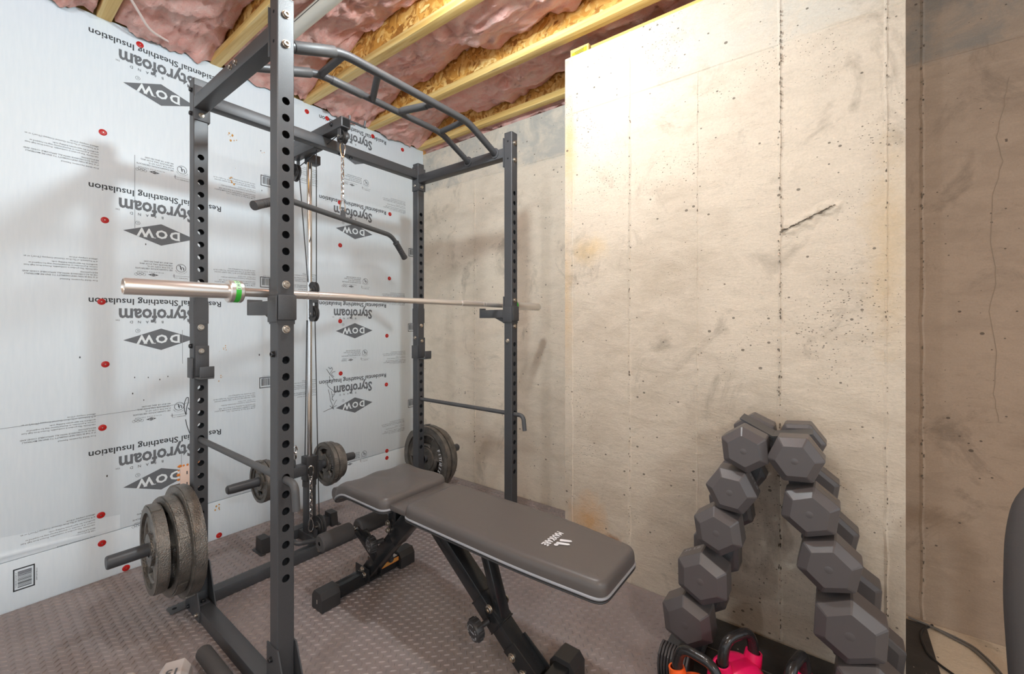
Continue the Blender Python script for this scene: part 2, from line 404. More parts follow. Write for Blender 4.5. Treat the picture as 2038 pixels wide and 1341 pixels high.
# spalled patch with a crack
def spall():
    mb = MB(); nx, nz = 46, 26; vs = []; x0, x1, z0, z1 = -.165, .045, 1.455, 1.585
    for j in range(nz + 1):
        for i in range(nx + 1):
            u = i / nx; q = j / nz; x = x0 + (x1 - x0) * u; z = z0 + (z1 - z0) * q
            zl = 1.487 + (x + .156) * .42 + .010 * noise.noise((x * 40, 3, 0))
            e = math.exp(-((z - zl) / .030) ** 2) * min(1, 6 * min(u, 1 - u))
            h = e * (.5 + .5 * noise.fractal((x * 45, z * 45, 2), 1, 2, 4)) * .010
            vs.append((x, YP + .0015 - h * 1.5, z))
    fs = [(j * (nx + 1) + i, j * (nx + 1) + i + 1, (j + 1) * (nx + 1) + i + 1, (j + 1) * (nx + 1) + i) for j in range(nz) for i in range(nx)]
    mb.add(vs, fs).build('spalled_patch', M['conc'], wp, sharp=80)
    mb = MB()
    for k in range(34):
        u = k / 33; x = -.155 + .155 * u; z = 1.487 + (x + .156) * .46 + .006 * noise.noise((k * 1.7, 0, 0))
        if k % 9 == 5: continue
        r = .0042 * (.35 + abs(noise.noise((k * 2.3, 4, 0))) * 1.3)
        pts = [(x + cos(a) * r * (1.9 + .6 * noise.noise((k, a, 0))), z + .45 * r * cos(a) + sin(a) * r * (.6 + .3 * noise.noise((a, k, 2)))) for a in [2 * pi * i / 9 for i in range(9)]]
        mb.prism(pts, 'y', YP - .0105, YP - .002)
    tag(mb.build('crack', simple('crack_shadow', lin(112, 100, 86), .95), wp), kind='stuff')
spall()
# recessed walls
wl = MB().box(WX - .02, -1.04, YB, YB + .15, -.16, 2.505).build('wall_back_left', M['concb']); tag(wl, kind='structure')
seam(wl, -2.076, YB, 0, 2.19, .010, .004, 21.3, mat=M['concb']); seam(wl, -1.72, YB, 1.9, 2.19, .006, .002, 25.3, mat=M['concb'])
pits(wl, -2.076, YB - .003, .1, 2.1, 50, .0030, 37); hseam(wl, WX + .01, -1.05, YB, 2.20, 8.8, M['concb'])
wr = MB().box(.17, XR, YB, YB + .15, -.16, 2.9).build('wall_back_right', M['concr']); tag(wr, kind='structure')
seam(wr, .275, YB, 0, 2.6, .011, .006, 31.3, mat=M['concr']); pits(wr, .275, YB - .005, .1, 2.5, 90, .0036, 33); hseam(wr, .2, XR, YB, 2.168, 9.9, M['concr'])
# hairline crack on the right hand wall
mb = MB()
pts = [(1980, 330), (1960, 395), (1918, 450), (1895, 520)]
path = [(.50, 2.04), (.487, 1.94), (.47, 1.83), (.485, 1.74), (.46, 1.62), (.455, 1.45), (.47, 1.33), (.452, 1.2), (.47, 1.05), (.463, .9), (.475, .8)]
vs = []
for i in range(len(path) * 4 - 3):
    k = i // 4; t = (i % 4) / 4; a = path[k]; b = path[min(k + 1, len(path) - 1)]
    x = a[0] + (b[0] - a[0]) * t + .006 * noise.noise((i * .9, 1, 1)); z = a[1] + (b[1] - a[1]) * t
    vs += [(x - .0009, YB - .0006, z), (x + .0009, YB - .0006, z)]
mb.add(vs, [(2 * i, 2 * i + 1, 2 * i + 3, 2 * i + 2) for i in range(len(vs) // 2 - 1)]).build('hairline_crack', simple('hairline', lin(140, 122, 104), .9), wr)
# left wall: concrete behind, foam boards in front
wleft = MB().box(WX - .25, WX - .03, YF, YB + .15, -.16, 2.50).build('wall_left', M['concb']); tag(wleft, kind='structure')
panel = MB().box(WX - .028, WX, YF, YB - .001, .2035, 2.535, .002).build('sheathing_panel', M['foam'], wleft)
tag(panel, 'tall pale foam board above the low joint')
panel2 = MB().box(WX - .028, WX, YF, YB - .001, -.007, .2005, .002).build('sheathing_panel', M['foam'], wleft)
tag(panel2, 'narrow foam strip along the floor')
RT = (0, -1, 0); UP = (0, 0, -1)          # the boards hang upside down, so their print does too
X1 = WX + .0006; X2 = WX + .0011
def wcopy(o, y, z, parent=None):
    c = o.copy(); C.objects.link(c); c.parent = parent or panel; c.location = Vector((0, y, z)); return c
def first(mb, name, mats, y, z):
    o = mb.build(name, mats, panel, sharp=30); o.location = (0, y, z); return o
rows_a = (2.275, 1.588, 1.076, .391); rows_b = (2.30, 1.785, 1.101, .589); YA, YBc = .62, 1.678
spots = [(YA, z) for z in rows_a] + [(YBc, z) for z in rows_b]
far = [(-.44, z) for z in rows_b] + [(-1.5, z) for z in rows_a]
def slogan(): return put_text(MB(), 'Residential Sheathing Insulation', (X1, 0, .193), RT, UP, width=.510, hs=.0400, bold=.013)
def brandword():
    mb = put_text(MB(), 'Styrofoam', (X1, -.01, .146), RT, UP, width=.290, hs=.089, bold=.028)
    put_text(mb, 'TM', (X1, -.158, .098), RT, UP, size=.011, mi=0)
    for i, ch in enumerate('BRAND'): put_text(mb, ch, (X1, .005 - i * .029, .0905), RT, UP, size=.0165, mi=1, hs=.0175)
    return mb
def diamond():
    mb = MB().add([(X1, -.14, 0), (X1, 0, .0525), (X1, .14, 0), (X1, 0, -.0525)], [(0, 1, 2, 3)], 0)
    put_text(mb, 'D', (X2, .054, .0205), RT, UP, width=.040, hs=.056, bold=.035, mi=1)
    put_text(mb, 'O', (X2, .002, .0205), RT, UP, width=.046, hs=.055, bold=.035, mi=1)
    put_text(mb, 'W', (X2, -.060, .0205), RT, UP, width=.066, hs=.056, bold=.035, mi=1)
    for yy, ww in ((.071, .010), (-.0285, .016), (-.0915, .016), (-.060, .014)): mb.add([(X2, yy - ww / 2, .0205 - .0405), (X2, yy + ww / 2, .0205 - .0405), (X2, yy + ww / 2, .0205 - .0375), (X2, yy - ww / 2, .0205 - .0375)], [(0, 1, 2, 3)], 1)
    for i in range(20):
        a, b = 2 * pi * i / 20, 2 * pi * (i + 1) / 20
        mb.add([(X1, -.088 + r * cos(q), .043 + r * sin(q)) for r in (.0075, .0088) for q in (a, b)], [(0, 1, 3, 2)], 0)
    put_text(mb, 'R', (X1, -.088, .047), RT, UP, size=.010, mi=0)
    return mb
o1 = o2 = o3 = None
for i, (y, z) in enumerate(spots + far):
    if i == 0:
        o1 = first(slogan(), 'printed_slogan', M['ink'], y, z); o2 = first(brandword(), 'printed_brand_word', [M['inkg'], M['ink']], y, z)
        o3 = first(diamond(), 'printed_diamond', [M['inkg'], M['inkw']], y, z)
    else:
        wcopy(o1, y, z); wcopy(o2, y, z); wcopy(o3, y, z)
CAUT = ['Dow Global Operations. Patented', 'IT IS THE BUYERS RESPONSIBILITY TO ENSURE MATERIALS', 'USE IN ACCORDANCE WITH ALL APPLICABLE CODES AND', 'REGULATIONS.',
        'CAUTION: This product is combustible. Protect from high heat', 'sources. A protective or thermal barrier may be required as', 'specified in the appropriate building code.',
        '\u00ae\u2122 Trademark of The Dow Chemical Company ("Dow") or an', 'affiliated company of Dow']
def small_block(lines, pitch, size, gaps=(), mi=0):
    mb = MB(); z = 0
    for i, l in enumerate(lines):
        put_text(mb, l, (X1, 0, -z), RT, UP, size=size, align='l', res=1, mi=mi, bold=.004); z -= pitch * (1.5 if i in gaps else 1)
    # lines run downwards for an upside-down reader: up the wall
    return mb
cb = first(small_block(CAUT, .0102, .0084, (0, 3, 6)), 'printed_caution', M['ink'], .394, 1.348)
for y, z in ((.397, 1.852), (.388, .655), (.386, .207), (1.405, 1.365 + .0), (1.40, .70), (1.41, 2.03)): wcopy(cb, y, z)
PROD = ['ASTM C578 Type X  Product No. 1.0 in', 'MEETS CURRENT STANDARDS FOR FOAM PLASTIC', 'INSULATION: See Building Code Report No. ESR', 'Federal Trade Commission Information R-value', '1 in = R-5.0   2 in = R-10', 'READ THIS BEFORE YOU BUY: THE CHART SHOWS', 'THE R VALUE OF THIS INSULATION. The higher the R', 'value the greater the insulating power.']
pb = first(small_block(PROD, .0105, .0088, (2, 4)), 'printed_data', M['inkg'], 1.045, 1.37)
for y, z in ((1.045, 1.865), (1.045, .675), (2.105, 1.295), (2.11, .855), (2.10, .335), (2.11, 2.0)): wcopy(pb, y, z)
def ulmark():
    mb = MB()
    for r0, r1 in ((.0185, .0205),):
        for i in range(28):
            a, b = 2 * pi * i / 28, 2 * pi * (i + 1) / 28
            mb.add([(X1, r * cos(q), r * sin(q)) for r in (r0, r1) for q in (a, b)], [(0, 1, 3, 2)], 0)
    put_text(mb, 'U', (X1, .005, .004), RT, UP, size=.021, bold=.03); put_text(mb, 'L', (X1, -.006, .012), RT, UP, size=.021, bold=.03)
    for i, ch in enumerate('CLASSIFIED'):
        a = radians(-150 + i * 13.3); p = Vector((X1, .026 * cos(a) * -1, .026 * sin(a)))
        rt = Vector((0, -cos(a + pi / 2) * -1, -sin(a + pi / 2) * -1)); t = Vector((0, sin(a), cos(a)))
        put_text(mb, ch, p, (0, -1, 0), (0, 0, -1), size=.007, res=1)
    for i, l in enumerate(['SEE CLASSIFICATION CERTIFICATE', 'D-369 FOR COPY OF UL', 'CERTIFICATE CALL DOW (800)', '441-4369 OR (866) 583-2583']):
        put_text(mb, l, (X1, -.035, -.012 + i * .0115), RT, UP, size=.0092, align='l', res=1, bold=.006)
    put_text(mb, 'WORLDWIDE PARTNER', (X1, -.12, -.029), RT, UP, size=.0068, align='c', res=1, spacing=1.5)
    for i in range(5):
        cy = -.145 - (i % 5) * .0072; cz = -.045 + (0 if i % 2 == 0 else .004)
        for k in range(16):
            a, b = 2 * pi * k / 16, 2 * pi * (k + 1) / 16
            mb.add([(X1, cy + r * cos(q), cz + r * sin(q)) for r in (.0052, .0061) for q in (a, b)], [(0, 1, 3, 2)], 0)
    mb.add([(X1, -.13, -.044), (X1, -.11, -.037), (X1, -.09, -.044), (X1, -.11, -.051)], [(0, 1, 2, 3)], 0)
    put_text(mb, 'DOW', (X2, -.11, -.0415), RT, UP, size=.0075, mi=1, res=1, bold=.02)
    mb.add([(X1, .035, -.041), (X1, -.035, -.041), (X1, -.035, -.042), (X1, .035, -.042)], [(0, 1, 2, 3)], 0)
    mb.add([(X1, -.03, -.033), (X1, -.028, -.033), (X1, -.028, -.049), (X1, -.03, -.049)], [(0, 1, 2, 3)], 0)
    put_text(mb, 'THICKNESS 1.0 in', (X1, .0, -.049), RT, UP, size=.0075, res=1)
    return mb
um = first(ulmark(), 'printed_certification_mark', [M['ink'], M['inkw']], .70, 1.433)
for y, z in ((.692, .736), (.704, 1.931), (.69, .24), (1.766, 2.144), (1.76, 1.448), (1.756, .946), (1.75, .235)): wcopy(um, y, z)
def barcode(rot):
    mb = MB(); w_, h_ = (.072, .062)
    for (a, b, c, d) in ((-w_ / 2, -w_ / 2 + .004, -h_ / 2, h_ / 2), (w_ / 2 - .004, w_ / 2, -h_ / 2, h_ / 2), (-w_ / 2, w_ / 2, -h_ / 2, -h_ / 2 + .004), (-w_ / 2, w_ / 2, h_ / 2 - .004, h_ / 2)):
        mb.add([(X1, a, c), (X1, b, c), (X1, b, d), (X1, a, d)], [(0, 1, 2, 3)])
    x = -w_ / 2 + .011; rnd = random.Random(5)
    while x < w_ / 2 - .010:
        t = rnd.choice((.0009, .0014, .0024)); mb.add([(X1, x, -h_ / 2 + .013), (X1, x + t, -h_ / 2 + .013), (X1, x + t, h_ / 2 - .009), (X1, x, h_ / 2 - .009)], [(0, 1, 2, 3)]); x += t + rnd.choice((.0009, .0014, .002))
    put_text(mb, '0 29517 56184 2', (X1, 0, -h_ / 2 + .0065) if rot else (X1, 0, h_ / 2 - .0055), (0, 1, 0) if rot else RT, (0, 0, 1) if rot else UP, width=.046, hs=.006, res=1)
    put_text(mb, 'STYROFOAM', (X1, 0, h_ / 2 + .003), (0, 1, 0), (0, 0, 1), width=.04, hs=.006, res=1)
    if rot: mb.xf(Matrix.Translation((X1, 0, 0)) @ Matrix.Rotation(radians(-90), 4, 'X') @ Matrix.Translation((-X1, 0, 0)))
    return mb
bc = first(barcode(False), 'printed_barcode', M['ink'], 1.11, 1.98)
for y, z in ((1.107, 1.392), (1.103, .810), (2.172, 1.118), (2.172, .527), (2.178, 1.704)): wcopy(bc, y, z)
bo = barcode(True).build('printed_barcode', M['ink'], panel2); bo.scale = (1, .95, 1.25); bo.location = (0, .177, .118)
# marker scribbles and creases
def ribbon(mb, pts, w_):
    P = [Vector((X2, a, b)) for a, b in pts]; vs = []
    for i, p in enumerate(P):
        t = (P[min(i + 1, len(P) - 1)] - P[max(i - 1, 0)]).normalized(); n_ = Vector((1, 0, 0)).cross(t)
        vs += [p - n_ * w_ / 2, p + n_ * w_ / 2]
    mb.add(vs, [(2 * i, 2 * i + 1, 2 * i + 3, 2 * i + 2) for i in range(len(P) - 1)])
def fol(px, py):      # photograph point on the board -> (y, z)
    fx = -sin(YAW) + cos(YAW) * (px - 1019) / 845; fy = cos(YAW) + sin(YAW) * (px - 1019) / 845; t = WX / fx
    return (fy * t, CAM_H - (py - 641) / 845 * t)
mb = MB()
def scr(x, y): return fol(620 + x / 6.387, 620 + y / 6.387)
for st in ([(215, 705), (240, 735), (255, 700), (268, 740)], [(190, 730), (230, 790), (280, 850), (300, 870)], [(262, 742), (240, 775), (232, 800)], [(300, 760), (262, 770), (250, 800), (285, 830)],
           [(225, 820), (235, 880), (205, 905), (198, 935), (230, 970), (270, 1000), (297, 1035), (280, 1070), (262, 1090), (262, 1115), (283, 1135)],
           [(212, 990), (230, 1060), (240, 1130), (262, 1180), (278, 1235)], [(250, 1010), (265, 1080), (260, 1120)], [(318, 1120), (295, 1160), (280, 1195), (262, 1215)], [(150, 1275), (200, 1250), (262, 1225), (318, 1190)], [(232, 1195), (262, 1225), (282, 1240)]):
    ribbon(mb, [scr(*p) for p in fillet([(a, b, 0) for a, b in st], 18, 3) and [(q.x, q.y) for q in fillet([(a, b, 0) for a, b in st], 18, 3)]], .0032)
mb.build('marker_scribble', M['inkg'], panel)
mb = MB()
def sc2(x, y): return fol(40 + x / 4.9675, 780 + y / 4.9675)
for st in ([(1640, 225), (1620, 170), (1625, 100), (1645, 55), (1662, 50), (1665, 100), (1645, 150), (1640, 225)], [(1660, 155), (1690, 190), (1705, 260)], [(1635, 270), (1650, 340), (1680, 415)]):
    ribbon(mb, [sc2(q.x, q.y) for q in fillet([(a, b, 0) for a, b in st], 40, 4)], .0032)
mb.build('marker_scribble', M['ink'], panel)
mb = MB()
for (a, b) in (((.114, .737), (.76, .748)), ((.521, 1.95), (.5215, 1.60)), ((.705, 1.12), (.706, .95)), ((.70, .52), (.701, .42))): ribbon(mb, [a, b], .0016)
mb.build('film_crease', M['inkl'], panel)
mb = MB()
for (cx_, cz_, n_, s_) in ((fol(457, 268) + (9, .012)), (fol(459, 350) + (8, .011)), (fol(447, 690) + (6, .007)), (fol(440, 750) + (4, .007)), (fol(435, 1005) + (8, .010)), (fol(428, 125) + (2, .004)), (fol(522, 302) + (2, .005)), (fol(468, 332) + (2, .003)), (fol(437, 700) + (2, .004))):
    for k in range(n_):
        y = cx_ + random.gauss(0, s_ * .8) + (.02 * k / n_ if cz_ > 1.9 else 0); z = cz_ + random.gauss(0, s_ * 1.2) - (.035 * k / n_ if n_ > 6 else 0); r = s_ * random.uniform(.12, .42)
        mb.add([(X1 + .0001 * k, y + r * (1 + .5 * noise.noise((k, a, cz_))) * cos(a), z + r * 1.4 * (1 + .5 * noise.noise((a, k, cz_))) * sin(a)) for a in [2 * pi * i / 9 for i in range(9)]], [tuple(range(9))])
tag(mb.build('glue_stain', M['stain'], panel), kind='stuff')
mb = MB()
for px, py in ((268, 751), (295, 751), (318, 755), (334, 749), (264, 783), (286, 796), (516, 706), (213, 947), (521, 379), (519, 300), (290, 486), (159, 711)):
    y, z = fol(px, py); r = random.uniform(.0025, .0045)
    mb.add([(X1, y + r * .7 * cos(a), z + r * 1.5 * sin(a)) for a in [2 * pi * i / 7 for i in range(7)]], [tuple(range(7))])
tag(mb.build('scuff_mark', M['ink'], panel), kind='stuff')
# wrinkled film lapping over the low joint, left
mb = MB(); vs = []; nx, nz = 60, 16
for j in range(nz + 1):
    for i in range(nx + 1):
        y = -.55 + 1.02 * i / nx; q = j / nz; top = .27 + .10 * (1 - i / nx); z = .2035 + (top - .2035) * q
        k = math.exp(-((q - .1 - .3 * (1 - i / nx)) / .10) ** 2) + .8 * math.exp(-((q - .55 + .4 * i / nx) / .07) ** 2) + .6 * math.exp(-((q - .32 + .1 * i / nx) / .05) ** 2)
        vs.append((WX + .0004 + .006 * k * sin(pi * q) ** .5 * min(1, (1 - i / nx) * 1.6 + .04) * (q < 1), y, z))
mb.add(vs, [(j * (nx + 1) + i, j * (nx + 1) + i + 1, (j + 1) * (nx + 1) + i + 1, (j + 1) * (nx + 1) + i) for j in range(nz) for i in range(nx)])
mb.build('wrinkled_film', M['foam'], panel, sharp=180)
# red cap fasteners
fo = None
for px, py in ((278.5, 88.9), (204.7, 263.4), (208.7, 437.9), (202, 600.3), (209.7, 724.8), (204, 851), (201, 1025), (203, 1081), (251, 1131), (436, 1065), (610.7, 222), (651, 235.6), (742, 271), (801, 298),
               (676, 403), (776, 426), (677, 488), (775, 554), (677, 639), (770, 668), (678, 743), (769, 765), (770, 897), (770, 911)):
    y, z = fol(px, py); z = max(z, .013)
    if fo is None:
        fo = MB().lathe([(.0005, .0032), (.003, .0032), (.0032, .002), (.0115, .0026), (.0140, .0012), (.0143, 0)], (WX, 0, 0), (1, 0, 0), 20).lathe([(.0001, .0048), (.0024, .0045), (.003, .003)], (WX, 0, 0), (1, 0, 0), 10, 1).build('cap_fastener', [M['red'], M['zinc']], wleft)
        fo.location = (0, y, z)
    else:
        c = fo.copy(); C.objects.link(c); c.parent = wleft; c.location = (0, y, z)
# outlet box in a cut-out
ob = thing('outlet_box', (WX, .735, .37), 'ivory outlet plate in an orange foamed cut-out behind the stacked plates', 'outlet')
MB().box(WX, WX + .006, .695, .775, .305, .427, .002).build('cover_plate', M['outlet'], ob)
mb = MB()
for i in range(26):
    a = 2 * pi * i / 26; y = .735 + .046 * max(-1, min(1, 1.5 * cos(a))); z = .366 + .066 * max(-1, min(1, 1.5 * sin(a))); r = random.uniform(.004, .009)
    mb.lathe([(.0001, .004), (r * .7, .003), (r, 0)], (WX, y, z), (1, 0, 0), 8)
mb.build('foam_sealant', M['orangef'], ob)
for dy in (-.012, .012):
    for dz in (-.028, .028): MB().box(WX + .006, WX + .0068, .735 + dy - .002, .735 + dy + .002, .366 + dz - .008, .366 + dz + .008).build('socket_slot', M['ink'], ob)

# ------------------------------------------------------------- ceiling, joists, insulation
ZJ = 2.53
ce = MB().box(WX - .2, XR, YF, YB + .5, 2.83, 2.85).build('ceiling', M['osb']); tag(ce, kind='structure')
rim = MB().box(WX - .10, WX - .03, YF, YB + .4, 2.50, 2.83).build('rim_joist', M['sill'], ce)
joists = [.44, .875, 1.37, 1.825, 2.268]
jall = [.44 - .47 * k for k in range(8, 0, -1)] + joists
for yf in jall:
    j = MB().box(WX - .02, XR, yf - .030, yf - .020, ZJ + .030, 2.80).build('floor_joist', M['osb'], ce)
    MB().box(WX - .02, XR, yf - .050, yf, ZJ, ZJ + .038, .002).build('lower_flange', M['wood'], j)
    MB().box(WX - .02, XR, yf - .050, yf, 2.79, 2.829).build('upper_flange', M['wood'], j)
def batt(name, y0, y1, seed, far_lift, label, x0=WX + .012, x1=1.4, near=.012, group=None):
    nx, ny = 200, 46; mb = MB(); vs = []
    for j in range(ny + 1):
        v = j / ny; y = y0 + (y1 - y0) * v
        for i in range(nx + 1):
            x = x0 + (x1 - x0) * (i / nx)
            wv = noise.noise((x * 2.1, seed, 0)); w2 = noise.noise((x * 5.3, seed + 3, 1))
            wall = max(0, 1 - (x - WX) / .42) ** 1.5
            lift = far_lift * (1 + 1.0 * wv + .55 * w2) * (1 - .85 * wall)
            prof = near * (1 - v) + lift * v ** 1.35 - .018 * sin(pi * v) * (1 + wv)
            p = Vector((x * 4.5, y * 6.5, seed)); q = p + .7 * noise.noise_vector(p * .8)
            rid = 1 - abs(noise.noise(q * 1.25)); fold = (rid ** 3) * .030; med = noise.fractal(q * 2.6, 1., 2.1, 4) * .022; fine = noise.fractal(q * 9, .9, 2.1, 3) * .006
            z = ZJ + .030 + prof - fold + .012 + med + fine - .036 * wall + .11 * math.exp(-((x + .88) ** 2 + (y - .98) ** 2) / .05)
            e = min(v, 1 - v) * ny
            if v == 0 or v == 1: z += .05
            yy = y + (.012 * noise.noise((x * 14, y * 14, seed + 2)) if 0 < j < ny else 0)
            if v < .12: z = max(z, ZJ + .006)
            vs.append((x, yy, min(z, 2.815)))
    fs = [(j * (nx + 1) + i, j * (nx + 1) + i + 1, (j + 1) * (nx + 1) + i + 1, (j + 1) * (nx + 1) + i) for j in range(ny) for i in range(nx)]
    # top sheet so the batt has thickness
    b = len(vs); vs += [(x0, y0, 2.82), (x1, y0, 2.82), (x1, y1, 2.82), (x0, y1, 2.82)]
    mb.add(vs, fs + [(b, b + 1, b + 2, b + 3)])
    o = mb.build('insulation_batt', M['pink'], None, origin=(x0, (y0 + y1) / 2, ZJ), sharp=180)
    return tag(o, label, 'insulation', 'pink batts between the joists')
batt('b', joists[0] - .46, joists[0] - .052, 1.5, .03, 'pink fibreglass batt at the top left corner, left of the short joist end')
batt('b', joists[0] + .003, joists[1] - .034, 4.5, .06, 'pink fibreglass batt with the loose white cable, above the upside-down top lettering')
batt('b', joists[1] + .003, joists[2] - .034, 9.2, .125, 'pink fibreglass batt beside the white plastic pipe, above the pull-up bar')
batt('b', joists[2] + .003, joists[3] - .034, 15.1, .12, 'pink fibreglass batt over the top pulley, second bay from the concrete wall')
batt('b', joists[3] + .003, joists[4] - .034, 22.4, .10, 'pink fibreglass batt in the last full bay before the concrete wall')
batt('b', joists[4] + .003, YB + .28, 27.7, .0, 'thin ragged pink insulation strip tucked along the top of the concrete wall', x1=-1.06, near=-.022)
# sill pieces on top of the pier
s1 = MB().box(-.935, 1.2, 1.862, 2.0, 2.453, 2.4945, .002).build('trim_1', M['sill']); tag(s1, kind='structure')
bl = MB().box(-1.045, -.945, 1.858, 1.90, 2.453, 2.510, .002).build('blocking', M['sill']); tag(bl, 'short lumber block with a yellow tag on top of the concrete pier', 'lumber block')
tg = MB().add([(-1.035, 1.8572, 2.462), (-.955, 1.8572, 2.472), (-.955, 1.8572, 2.500), (-1.035, 1.8572, 2.490)], [(0, 1, 2, 3)])
for q in range(3): tg.add([(-1.02, 1.857, 2.474 + q * .007), (-.97, 1.857, 2.480 + q * .007), (-.97, 1.857, 2.483 + q * .007), (-1.02, 1.857, 2.477 + q * .007)], [(0, 1, 2, 3)], 1)
tg.build('tag', [M['yellow'], M['ink']], bl)
# plastic pipe, cable
pp = MB().cyl((WX + .25, .965, 2.525), (1.4, .965, 2.525), .030, n=20, cap=True).build('plastic_pipe', M['pvc'], None, origin=(-1.5, .965, 2.525)); tag(pp, 'white plastic drain pipe running between the joists behind the top of the rack', 'pipe')
MB().add([(-1.98 + .1 * i, .9346 + .0007, 2.5185) for i in range(4)] + [(-1.98 + .1 * i, .9352, 2.5225) for i in range(4)], [(i, i + 1, i + 5, i + 4) for i in range(3)]).build('pipe_print', M['ink'], pp)
cw = MB().tube(fillet([(-2.35, .44, 2.535), (-2.44, .50, 2.520), (-2.50, .545, 2.50), (-2.56, .62, 2.515), (-2.61, .69, 2.54)], .05), .0052, 8).build('loose_cable', M['cablew'], None, origin=(-2.5, .55, 2.52)); tag(cw, 'white electric cable drooping under the pink insulation at top left', 'cable')

# ================================================================= FLOOR MATS
def lugs(x0, x1, y0, y1):
    mb = MB(); p = .0312; nx = int((x1 - x0) / p); ny = int((y1 - y0) / p); vs = []; fs = []
    L, W, H = .0118, .0031, .0030
    for i in range(nx):
        for j in range(ny):
            for k in (0, 1):
                cx = x0 + (i + .5 * k + .3) * p; cy = y0 + (j + .5 * k + .3) * p
                if cx > x1 - .01 or cy > y1 - .01: continue
                a = pi / 4 if k else -pi / 4; ca, sa = cos(a), sin(a); b = len(vs)
                for (u, v, z) in ((-L, 0, 0), (-L * .55, -W, 0), (L * .55, -W, 0), (L, 0, 0), (L * .55, W, 0), (-L * .55, W, 0), (-L * .6, 0, H), (L * .6, 0, H)):
                    vs.append((cx + u * ca - v * sa, cy + u * sa + v * ca, z))
                fs += [(b + 1, b + 2, b + 7, b + 6), (b + 4, b + 5, b + 6, b + 7), (b, b + 1, b + 6), (b, b + 6, b + 5), (b + 3, b + 7, b + 2), (b + 3, b + 4, b + 7)]
    return mb.add(vs, fs)
MX = -.405
m1 = MB().box(WX + .002, MX, -1.5, YP - .002, -.0078, 0.).box(WX + .002, -1.06, YP - .002, YB - .01, -.0078, 0.).build('diamond_mat', M['mat'], None, origin=(-1.5, 1, -.008))
tag(m1, 'dark diamond-plate rubber floor mat under the rack and the bench', 'floor mat')
lg = lugs(WX + .004, MX - .002, .05, YP - .004); l2 = lugs(WX + .004, -1.065, YP, YB - .012); lg.add(l2.v, l2.f)
tag(lg.build('tread_pattern', M['mat'], m1, sharp=20), kind='stuff')
m2 = MB().box(MX + .003, .280, 1.634, YP - .012, -.0078, .0015, .002).box(.190, .280, YP - .013, 2.255, -.0078, .0014, .001).build('rubber_mat', M['stall'], None, origin=(0, 1.72, -.008))
tag(m2, 'smooth speckled black rubber mat strip against the concrete pier, under the dumbbell rack', 'floor mat')
m3 = MB().box(MX + .003, .280, -1.5, 1.628, -.0078, .0015, .002).build('rubber_mat', M['stall'], None, origin=(0, .5, -.008))
tag(m3, 'smooth black rubber mat under the kettlebells', 'floor mat')
MB().box(MX + .003, .280, 1.6285, 1.6325, -.0078, .0020).build('edge_strip', M['cableg'], m3)

# ================================================================= POWER RACK
XF, XB, YN, YFAR, PS = -1.30, -2.015, .576, 1.711, .049       # post faces seen from the camera, post size
HR = 2.125
B = M['black']
rack = thing('power_rack', ((XF + XB) / 2, (YN + YFAR) / 2, 0), 'black steel power cage with perforated uprights, pull-up bars and cable tower', 'power rack')
HOLES = [1.818 - .0497 * k for k in range(11)] + [1.047 - .05 * k for k in range(14)]
def upright(x1, y0, holes):
    """square tube, near faces at x1 (facing +X) and y0 (facing -Y), with round holes right through in X"""
    x0, y1 = x1 - PS, y0 + PS; c = .0025; mb = MB(); hr = .0115; h2 = PS / 2 - c; yc = (y0 + y1) / 2
    hs = sorted(holes)
    for xs, sg in ((x1, 1), (x0, -1)):
        zprev = .0
        for h in hs:
            if h - h2 > zprev + 1e-4: mb.add([(xs, y0 + c, zprev), (xs, y1 - c, zprev), (xs, y1 - c, h - h2), (xs, y0 + c, h - h2)], [(0, 1, 2, 3)])
            zprev = h + h2; vs = []
            for k in range(16):
                a = 2 * pi * k / 16; ca, sa = cos(a), sin(a); m_ = h2 / max(abs(ca), abs(sa))
                vs += [(xs, yc + m_ * ca, h + m_ * sa), (xs, yc + hr * ca, h + hr * sa), (xs - sg * .003, yc + hr * ca, h + hr * sa)]
            mb.add(vs, [(3 * k + q, 3 * ((k + 1) % 16) + q, 3 * ((k + 1) % 16) + q + 1, 3 * k + q + 1) for k in range(16) for q in (0, 1)])
        mb.add([(xs, y0 + c, zprev), (xs, y1 - c, zprev), (xs, y1 - c, HR), (xs, y0 + c, HR)], [(0, 1, 2, 3)])
    ring = [(x1, y0 + c), (x1 - c, y0), (x0 + c, y0), (x0, y0 + c), (x0, y1 - c), (x0 + c, y1), (x1 - c, y1), (x1, y1 - c)]
    for i in (0, 1, 2, 4, 5, 6):
        a, b = ring[i], ring[i + 1]; mb.add([(*a, 0), (*b, 0), (*b, HR), (*a, HR)], [(0, 1, 2, 3)])
    # plastic end cap, and the sleeve joint near mid height
    mb.prism([(a[0], a[1]) for a in ring], 'z', HR - .001, HR + .003)
    g = .0012
    for zz in (1.154,):
        for (a, b, c_, d) in ((x0 - g, x1 + g, y0 - g, y0), (x0 - g, x1 + g, y1, y1 + g), (x1, x1 + g, y0, y1), (x0 - g, x0, y0, y1)):
            mb.box(a, b, c_, d, zz, zz + .09)
    o = mb.build('upright', B, rack, sharp=25)
    return o
def bolt(parent, p, d, r=.0095, mat=None, washer=True):
    p = Vector(p); d = Vector(d); mb = MB()
    if washer: mb.lathe([(r * 1.25, 0), (r * 1.25, .0015), (r, .0018)], p, d, 16)
    mb.lathe([(r, .0015), (r, .007), (r * .86, .0085), (r * .5, .0085), (r * .45, .0045), (.0001, .0045)], p, d, 12)
    return mb.build('bolt', mat or M['zinc'], parent, sharp=30)
posts = {}
